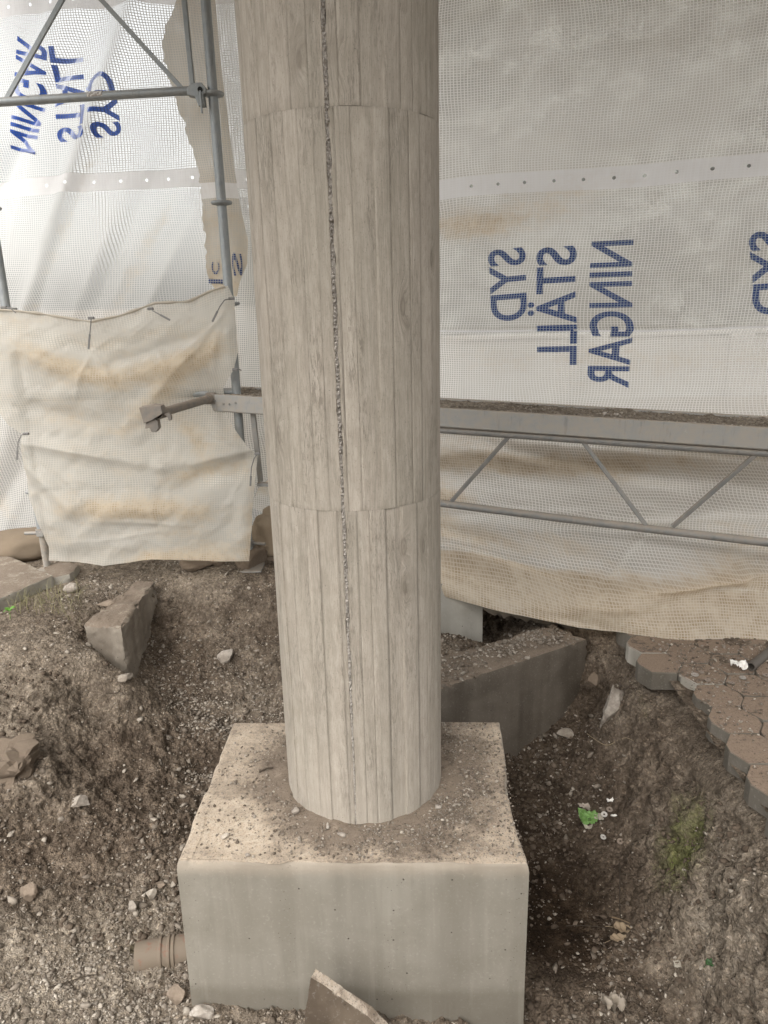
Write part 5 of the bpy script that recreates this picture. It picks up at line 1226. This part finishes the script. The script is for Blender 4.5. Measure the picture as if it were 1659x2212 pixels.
litter(*c7(870, 490), [(-.022, -.012), (.022, -.014), (.020, .010), (-.024, .012)], 'grey brown scrap just behind the green wrapper', simple('card_scrap', (.40, .34, .28), .8), 5, .003)
litter(*c7(1020, 610), [(-.02, -.02), (.016, -.022), (.014, .02), (-.018, .018)], 'beige card scrap right of the green wrapper', BACKP, 8, .003)
litter(*c7(1135, 448), [(-.014, -.006), (.014, -.006), (.014, .006), (-.012, .006)], 'small white curled scrap above the bright washer', PAPER, 9, .006, curl=.4)
litter(*c7(1190, 590), [(-.02, -.008), (.022, -.004), (.016, .008), (-.014, .004)], 'thin white torn scrap right of the bright washer', PAPER, 10, .004)
LEAFD = simple('dry_leaf_brown', (.20, .145, .09), .7, .3, (.28, .215, .145), 60); LEAFG = simple('green_leaf', (.02, .055, .012), .5, .3, (.03, .08, .02), 60); TWIG = simple('twig_bark', (.06, .045, .032), .9); ROOTM = simple('pale_root', (.36, .28, .18), .8)
def leaf(px, py, Ln, Wd, rot, label, mat, seed, curl, fold=.35, name='dry_leaf'):
    p, zz = groundpt(px, py); n1, n2 = 30, 13; t = np.linspace(0, 1, n1); s = np.linspace(-1, 1, n2); T, S_ = np.meshgrid(t, s, indexing='ij'); wdt = np.sin(math.pi * T ** .8) ** .75 * Wd
    x = (T - .5) * Ln; y = S_ * wdt; z = np.abs(S_) * wdt * fold + curl * (T - .5) ** 2 * Ln * 2 + .003 * np.sin(T * 19 + S_ * 4 + seed)
    me = mesh_np(name, np.stack([x.ravel(), y.ravel(), (z - z.min()).ravel()], 1), grid_faces(n1, n2)); root = thing(name, (p[0], p[1], zz + .004), label, 'leaf'); root.rotation_euler = (0, 0, rot)
    o = link('leaf_blade', me, mat, root, smooth=True); md = o.modifiers.new('t', 'SOLIDIFY'); md.thickness = .0006
    b = MB(); b.tube([(-.5 * Ln * (1 + .9 * k / 5), -.002 * k, z.max() * .2 + .002 + .001 * k) for k in range(6)][::-1], .0011, 6); b.build('stem', mat, root)
leaf(1345, 2012, .062, .022, math.pi - .3 + 3.1, 'curled dry brown leaf on the pit floor right of the footing', LEAFD, 1, .35, .5)
leaf(1335, 2032, .060, .016, .2 , 'folded dry leaf half under the curled one', LEAFD, 3, .3, .6)
leaf(1535, 2085, .036, .013, .3, 'small dark green leaf at the foot of the right bank', LEAFG, 2, .2, .3, 'green_leaf')
leaf(300, 2055, .06, .022, .9, 'withered dark leaf in the pale gravel left of the footing', simple('withered_leaf', (.10, .08, .05), .8), 5, .5, .7)
litter(1470 - 6, 2088, [(-.014, -.012), (.012, -.012), (.014, .012), (-.012, .014)], 'small tan scrap on the gravel at the lower right', BACKP, 12, .003)
litter(1325, 2190, [(-.035, -.014), (.03, -.022), (.04, .016), (-.03, .03)], 'crumpled pale plastic bag piece at the lower right', simple('dusty_plastic', (.30, .255, .20), .5, .4), 14, .022, 'plastic_scrap', 'plastic scrap')
def strand(pts, r, label, mat, name, cat, lift=.004, z=None, air=None):
    P = []
    for i, (px, py) in enumerate(pts):
        p, zz = groundpt(px, py) if z is None else (atz(px, py, z), z); P.append(Vector((p[0], p[1], zz + lift + (air[i] if air else 0))))
    Q = []
    for i in range(len(P) - 1):
        a, b_, c_, d_ = P[max(i - 1, 0)], P[i], P[i + 1], P[min(i + 2, len(P) - 1)]
        for k in range(5):
            t = k / 5; Q.append(.5 * ((2 * b_) + (c_ - a) * t + (2 * a - 5 * b_ + 4 * c_ - d_) * t * t + (3 * b_ - a - 3 * c_ + d_) * t ** 3))
    Q.append(P[-1]); b = MB(); b.tube(Q, r, 8, rr=[r * (1 - .5 * k / len(Q)) for k in range(len(Q))]); o = b.build(name, mat, smooth=True); tag(o, label, cat)
strand([(1268, 1588), (1290, 1604), (1312, 1613), (1335, 1603), (1352, 1598), (1370, 1606)], .0016, 'thin pale root curling across the right pit bank', ROOTM, 'root', 'root', .008)
strand([(1338, 1868), (1339, 1900), (1338, 1940), (1340, 1990)], .0032, 'straight dark twig standing along the pit floor above the dry leaf', TWIG, 'twig', 'twig', .008)
strand([(1222, 2004), (1262, 2003), (1310, 2008)], .0018, 'thin dark twig reaching left from the dry leaf', TWIG, 'twig', 'twig', .008)
strand([(1322, 1985), (1340, 1990), (1360, 1998)], .0035, 'short brown stick above the dry leaf', simple('stick', (.22, .16, .10), .8), 'stick', 'stick', .008)
strand([(330, 1838), (360, 1828), (385, 1826)], .0022, 'thin dark twig lying on the left slope near the footing', TWIG, 'twig', 'twig', .006)
strand([(255, 1849), (285, 1842), (318, 1836)], .0020, 'dark twig on the left slope further from the footing', TWIG, 'twig', 'twig', .006)
strand([(105, 2138), (140, 2128), (190, 2112), (212, 2110)], .0022, 'long crooked twig on the pale gravel at lower left', TWIG, 'twig', 'twig', .008)
strand([(205, 1497), (250, 1500), (262, 1490)], .003, 'grey stick under the stone splinter on the left slope', TWIG, 'stick', 'stick', .006)
o_ = (FO + FX * .2 + FY * .45)
b = MB(); p = atz(560, 1668, .004); q = atz(590, 1658, .008); b.tube([p, (p + q) / 2 + np.array([0, .003, .003]), q], .0028, 8); tag(b.build('twig', TWIG, smooth=True), 'short twig on the footing top left of the column', 'twig')
# dark pipe on the pavers at right edge, partly under the sheet
p0, p1 = atz(1622, 1440, .022), atz(1672, 1400, .022)
root = thing('pipe_piece', tuple(p0), 'dark grey pipe piece on the pavers poking from under the sheet at right', 'pipe')
b = MB(); b.pipe(p0, p1, .0185, .014, 22); b.build('pipe_wall', simple('dark_pipe', (.11, .095, .08), .6), root, smooth=True); adopt(root)
# clay drain pipe against the left face of the footing
PIPEM = NT('clay_pipe'); pp2 = PIPEM.pos(); nn2 = PIPEM.noise(pp2, 22, 5, .7); CL = PIPEM.done(PIPEM.pbr(PIPEM.mix(PIPEM.sstep(nn2, .32, .46), C(.19, .095, .065), C(.17, .135, .10)), .75, PIPEM.bump(nn2, .4, .004)))
q0 = Vector(atz(322, 2066, -.535)); q1 = Vector(atz(405, 2046, -.535)); q1.x += .06; dr = (q1 - q0).normalized()
root = thing('drain_pipe', tuple(q0), 'half buried reddish clay drain pipe with raised rings against the footing', 'pipe')
b = MB(); b.pipe(q0 - dr * .04, q1 + dr * .05, .050, .042, 30); b.build('pipe_wall', CL, root, smooth=True)
for s in (.040, .066, .080):
    b = MB(); b.lathe(q0 + dr * s, [(.049, -.005), (.0545, -.004), (.0555, .0), (.0545, .004), (.049, .005)], 30, dr); b.build('socket_ring', CL, root, smooth=True)
adopt(root)
# broken tile leaning at the front of the footing
TILE = mat_concrete('tile_earth', False, (.075, .056, .040), (.125, .097, .070), (.45, .39, .32), dirtamt=.2)
# broad earth-stained face looks at the viewer, pale broken edge runs down to the right
tp0 = Vector(atz(672, 2112, -.42)); 
f0 = [(672, 2112), (700, 2128), (740, 2158), (795, 2196), (835, 2236), (655, 2262), (660, 2180)]
yb = 1.585
P = [Vector(aty(x, y, yb - (2112 - y) * -.0004)) for x, y in f0]
bm = bmesh.new(); vs = [bm.verts.new(p) for p in P]; fc = bm.faces.new(vs); bmesh.ops.recalc_face_normals(bm, faces=[fc]); nrm_ = fc.normal.copy()
if nrm_.y > 0: nrm_ = -nrm_
r_ = bmesh.ops.extrude_face_region(bm, geom=[fc]); 
for v in [e for e in r_['geom'] if isinstance(e, bmesh.types.BMVert)]: v.co += Vector((.010, .022, .006))
bmesh.ops.recalc_face_normals(bm, faces=bm.faces); bmesh.ops.triangulate(bm, faces=bm.faces)
for _ in range(5): bmesh.ops.subdivide_edges(bm, edges=[e for e in bm.edges if e.calc_length() > .012], cuts=1); bmesh.ops.triangulate(bm, faces=bm.faces)
bm.normal_update()
for v in bm.verts: v.co += v.normal * (mnoise.fractal(v.co * 40, 1, 2, 3) * .003)
me = bpy.data.meshes.new('broken_tile'); bm.to_mesh(me); bm.free(); o = link('broken_tile', me, TILE, smooth=True); me.set_sharp_from_angle(angle=RAD(40)); tag(o, 'broken earth-caked tile with a pale edge leaning in front of the footing', 'tile')

# sandbag behind the left post and bundled cloth by the right post
def blob(name, c, r, sc, label, cat, mat, seed, rot=0, amp=.1):
    V, F = ICO4; V = np.sign(V) * np.abs(V) ** .8; V = V * (1 + fbm(V * 1.6 + seed, 4, seed)[:, None] * amp) * np.array(sc) * r; c_, s_ = math.cos(rot), math.sin(rot); V = V @ np.array([[c_, s_, 0], [-s_, c_, 0], [0, 0, 1]])
    me = mesh_np(name, V, F); fattr(me, 'tint', np.full(len(V), .6)); o = link(name, me, mat, smooth=True); o.location = c; tag(o, label, cat)
BAG = simple('sandbag_cloth', (.20, .155, .11), .9, .1, (.14, .11, .08), 14)
p = aty(75, 1185, 4.35); blob('sandbag', (p[0] - .08, 4.42, .08), .19, (1.3, .8, .5), 'tan sandbag behind the left post base', 'sandbag', BAG, 4, .5)
p = aty(573, 1150, 4.25); blob('cloth_bundle', (p[0] + .03, 4.25, p[2]), .13, (.8, .5, 1.0), 'bundled dusty cloth beside the column behind the post base', 'cloth', simple('dusty_cloth', (.36, .29, .21), .9, .1, (.22, .17, .12), 9), 6, 0, .35)

# grass tuft and a green sprout on the left bank
def grass():
    rg = random.Random(9); V = []; F = []
    for k in range(300):
        px, py = rg.uniform(20, 175), rg.uniform(1268, 1330)
        if py < 1268 + (175 - px) * .15: continue
        p = atz(px, py, 0); h = rg.uniform(.03, .11); a = rg.uniform(0, 6.28); ln = rg.uniform(.3, 1.4); wd = .0016; b0 = len(V); zz = gz(p[0], p[1])
        for i in range(5):
            t = i / 4; q = Vector((p[0] + math.cos(a) * ln * h * t * t, p[1] + math.sin(a) * ln * h * t * t, zz + h * (t - .35 * t * t * ln)))
            o = Vector((-math.sin(a), math.cos(a), 0)) * wd * (1 - t * .85); V += [q - o, q + o]
        F += [(b0 + 2 * i, b0 + 2 * i + 1, b0 + 2 * i + 3, b0 + 2 * i + 2) for i in range(4)]
    me = bpy.data.meshes.new('grass'); me.from_pydata(V, [], F); o = link('grass', me, simple('thin_grass', (.12, .125, .055), .6, .2, (.26, .22, .13), 3)); tag(o, 'thin half-dry grass growing against the stone slab on the left bank', 'grass', kind='stuff')
grass()
sp = atz(22, 1338, 0); root = thing('sprout', (sp[0], sp[1], gz(sp[0], sp[1])), 'small bright green leafy sprout at the far left edge of the bank', 'plant')
SPR = simple('sprout_green', (.07, .17, .02), .5, .3, (.11, .24, .035), 30)
b = MB(); b.tube([(0, 0, 0), (.004, 0, .02), (.001, -.004, .045)], .0015, 6); b.build('stem', SPR, root)
for k, (a, l) in enumerate(((.3, .034), (2.4, .03), (4.2, .028), (1.3, .022))):
    n1 = 9; V = []; F = []
    for i in range(n1):
        t = i / (n1 - 1); wv = math.sin(math.pi * t ** .7) * .012 + .0004; q = Vector((math.cos(a) * l * t, math.sin(a) * l * t, .044 + .018 * math.sin(t * 2.2) - .006 * k * t)); o = Vector((-math.sin(a), math.cos(a), .25)) * wv; V += [q - o, q + o]
    F = [(2 * i, 2 * i + 1, 2 * i + 3, 2 * i + 2) for i in range(n1 - 1)]
    me = bpy.data.meshes.new('leaf'); me.from_pydata(V, [], F); link('leaf', me, SPR, root, smooth=True)

# floor slab overhead that the column carries
b = MB(); b.box((.5, 2.1, 3.62), (5.4, 4.8, .22)); o = b.build('ceiling', PIERC, bevel=.01); tag(o, 'concrete floor slab overhead carried by the column', kind='structure')
b = MB(); b.box((1.9, -2.4, 1.75), (5.8, .24, 3.5)); o = b.build('wall', PIERC, bevel=.01); tag(o, 'plain concrete wall added unseen behind the viewer to block light', kind='structure')  # unseen wall, added to keep light from behind out of the pit
# ------------------------------------------------------------------ outside, beyond the sheeting
FOL = NT('hedge_foliage'); fp = FOL.pos(); f1 = FOL.noise(fp, 1.1, 5, .7); f2 = FOL.voro(fp, 7.0, 'F1', 'Distance'); f3 = FOL.noise(fp, 12, 4, .7)
HEDGE = FOL.done(FOL.pbr(FOL.mix(FOL.sstep(FOL.math('ADD', FOL.math('MULTIPLY', f1, .6), FOL.math('MULTIPLY', f3, .4)), .40, .62), C(.045, .048, .042), FOL.mix(f2, C(.10, .105, .09), C(.19, .195, .175))), .8))
xs = np.linspace(-1.2, 15, 240); zs = np.linspace(0, 1, 130); X, T = np.meshgrid(xs, zs, indexing='ij'); X = X.ravel(); T = T.ravel()
top = 9.0 + fbm(np.stack([X * .6, 0 * X, 0 * X], 1), 4, 81) * 1.0 - 2.2 * np.clip((.4 - X) / 2.0, 0, 1); Z = T * top
Y = 12.5 + fbm(np.stack([X * 1.1, Z * 1.1, 0 * X], 1), 4, 83, .6) * .45 + fbm(np.stack([X * 5, Z * 5, 0 * X], 1), 3, 85, .6) * .16 + T ** 6 * 1.2
root = thing('hedge', (3, 12.5, 0), 'tall dark hedge outside, dimly seen through the large right sheet', 'hedge')
me = mesh_np('foliage_mass', np.stack([X, Y, Z], 1), grid_faces(240, 130)); o = link('foliage_mass', me, HEDGE, root, smooth=True); md = o.modifiers.new('depth', 'SOLIDIFY'); md.thickness = .6; md.offset = -1
rg = np.random.default_rng(5); n = 14000; i = rg.integers(0, len(X), n); c = np.stack([X[i], Y[i], Z[i]], 1) + rg.normal(size=(n, 3)) * np.array([.08, .10, .08]); sz = rg.uniform(.03, .06, n)
d1 = rg.normal(size=(n, 3)); d1 /= np.linalg.norm(d1, axis=1)[:, None]; d2 = np.cross(d1, rg.normal(size=(n, 3))); d2 /= np.linalg.norm(d2, axis=1)[:, None]
me = mesh_np('leaves', np.stack([c - d1 * sz[:, None], c + d2 * sz[:, None] * .5, c + d1 * sz[:, None], c - d2 * sz[:, None] * .5], 1).reshape(-1, 3), np.arange(4 * n).reshape(-1, 4)); link('leaves', me, HEDGE, root)
adopt(root)
OUTW = simple('render_wall', (.30, .285, .26), .9, .2, (.22, .21, .19), 1.5)
b = MB(); b.box((4.2, 11.0, .45), (10, .25, .9)); b.box((4.2, 11.0, .93), (10.1, .33, .06))
for k in range(4): b.box((1.0 + k * 2.1, 10.85, .45), (.35, .06, .9))
tag(b.build('garden_wall', OUTW, bevel=.01), 'low plain wall outside, dimly seen through the right sheet in front of the hedge', 'wall')
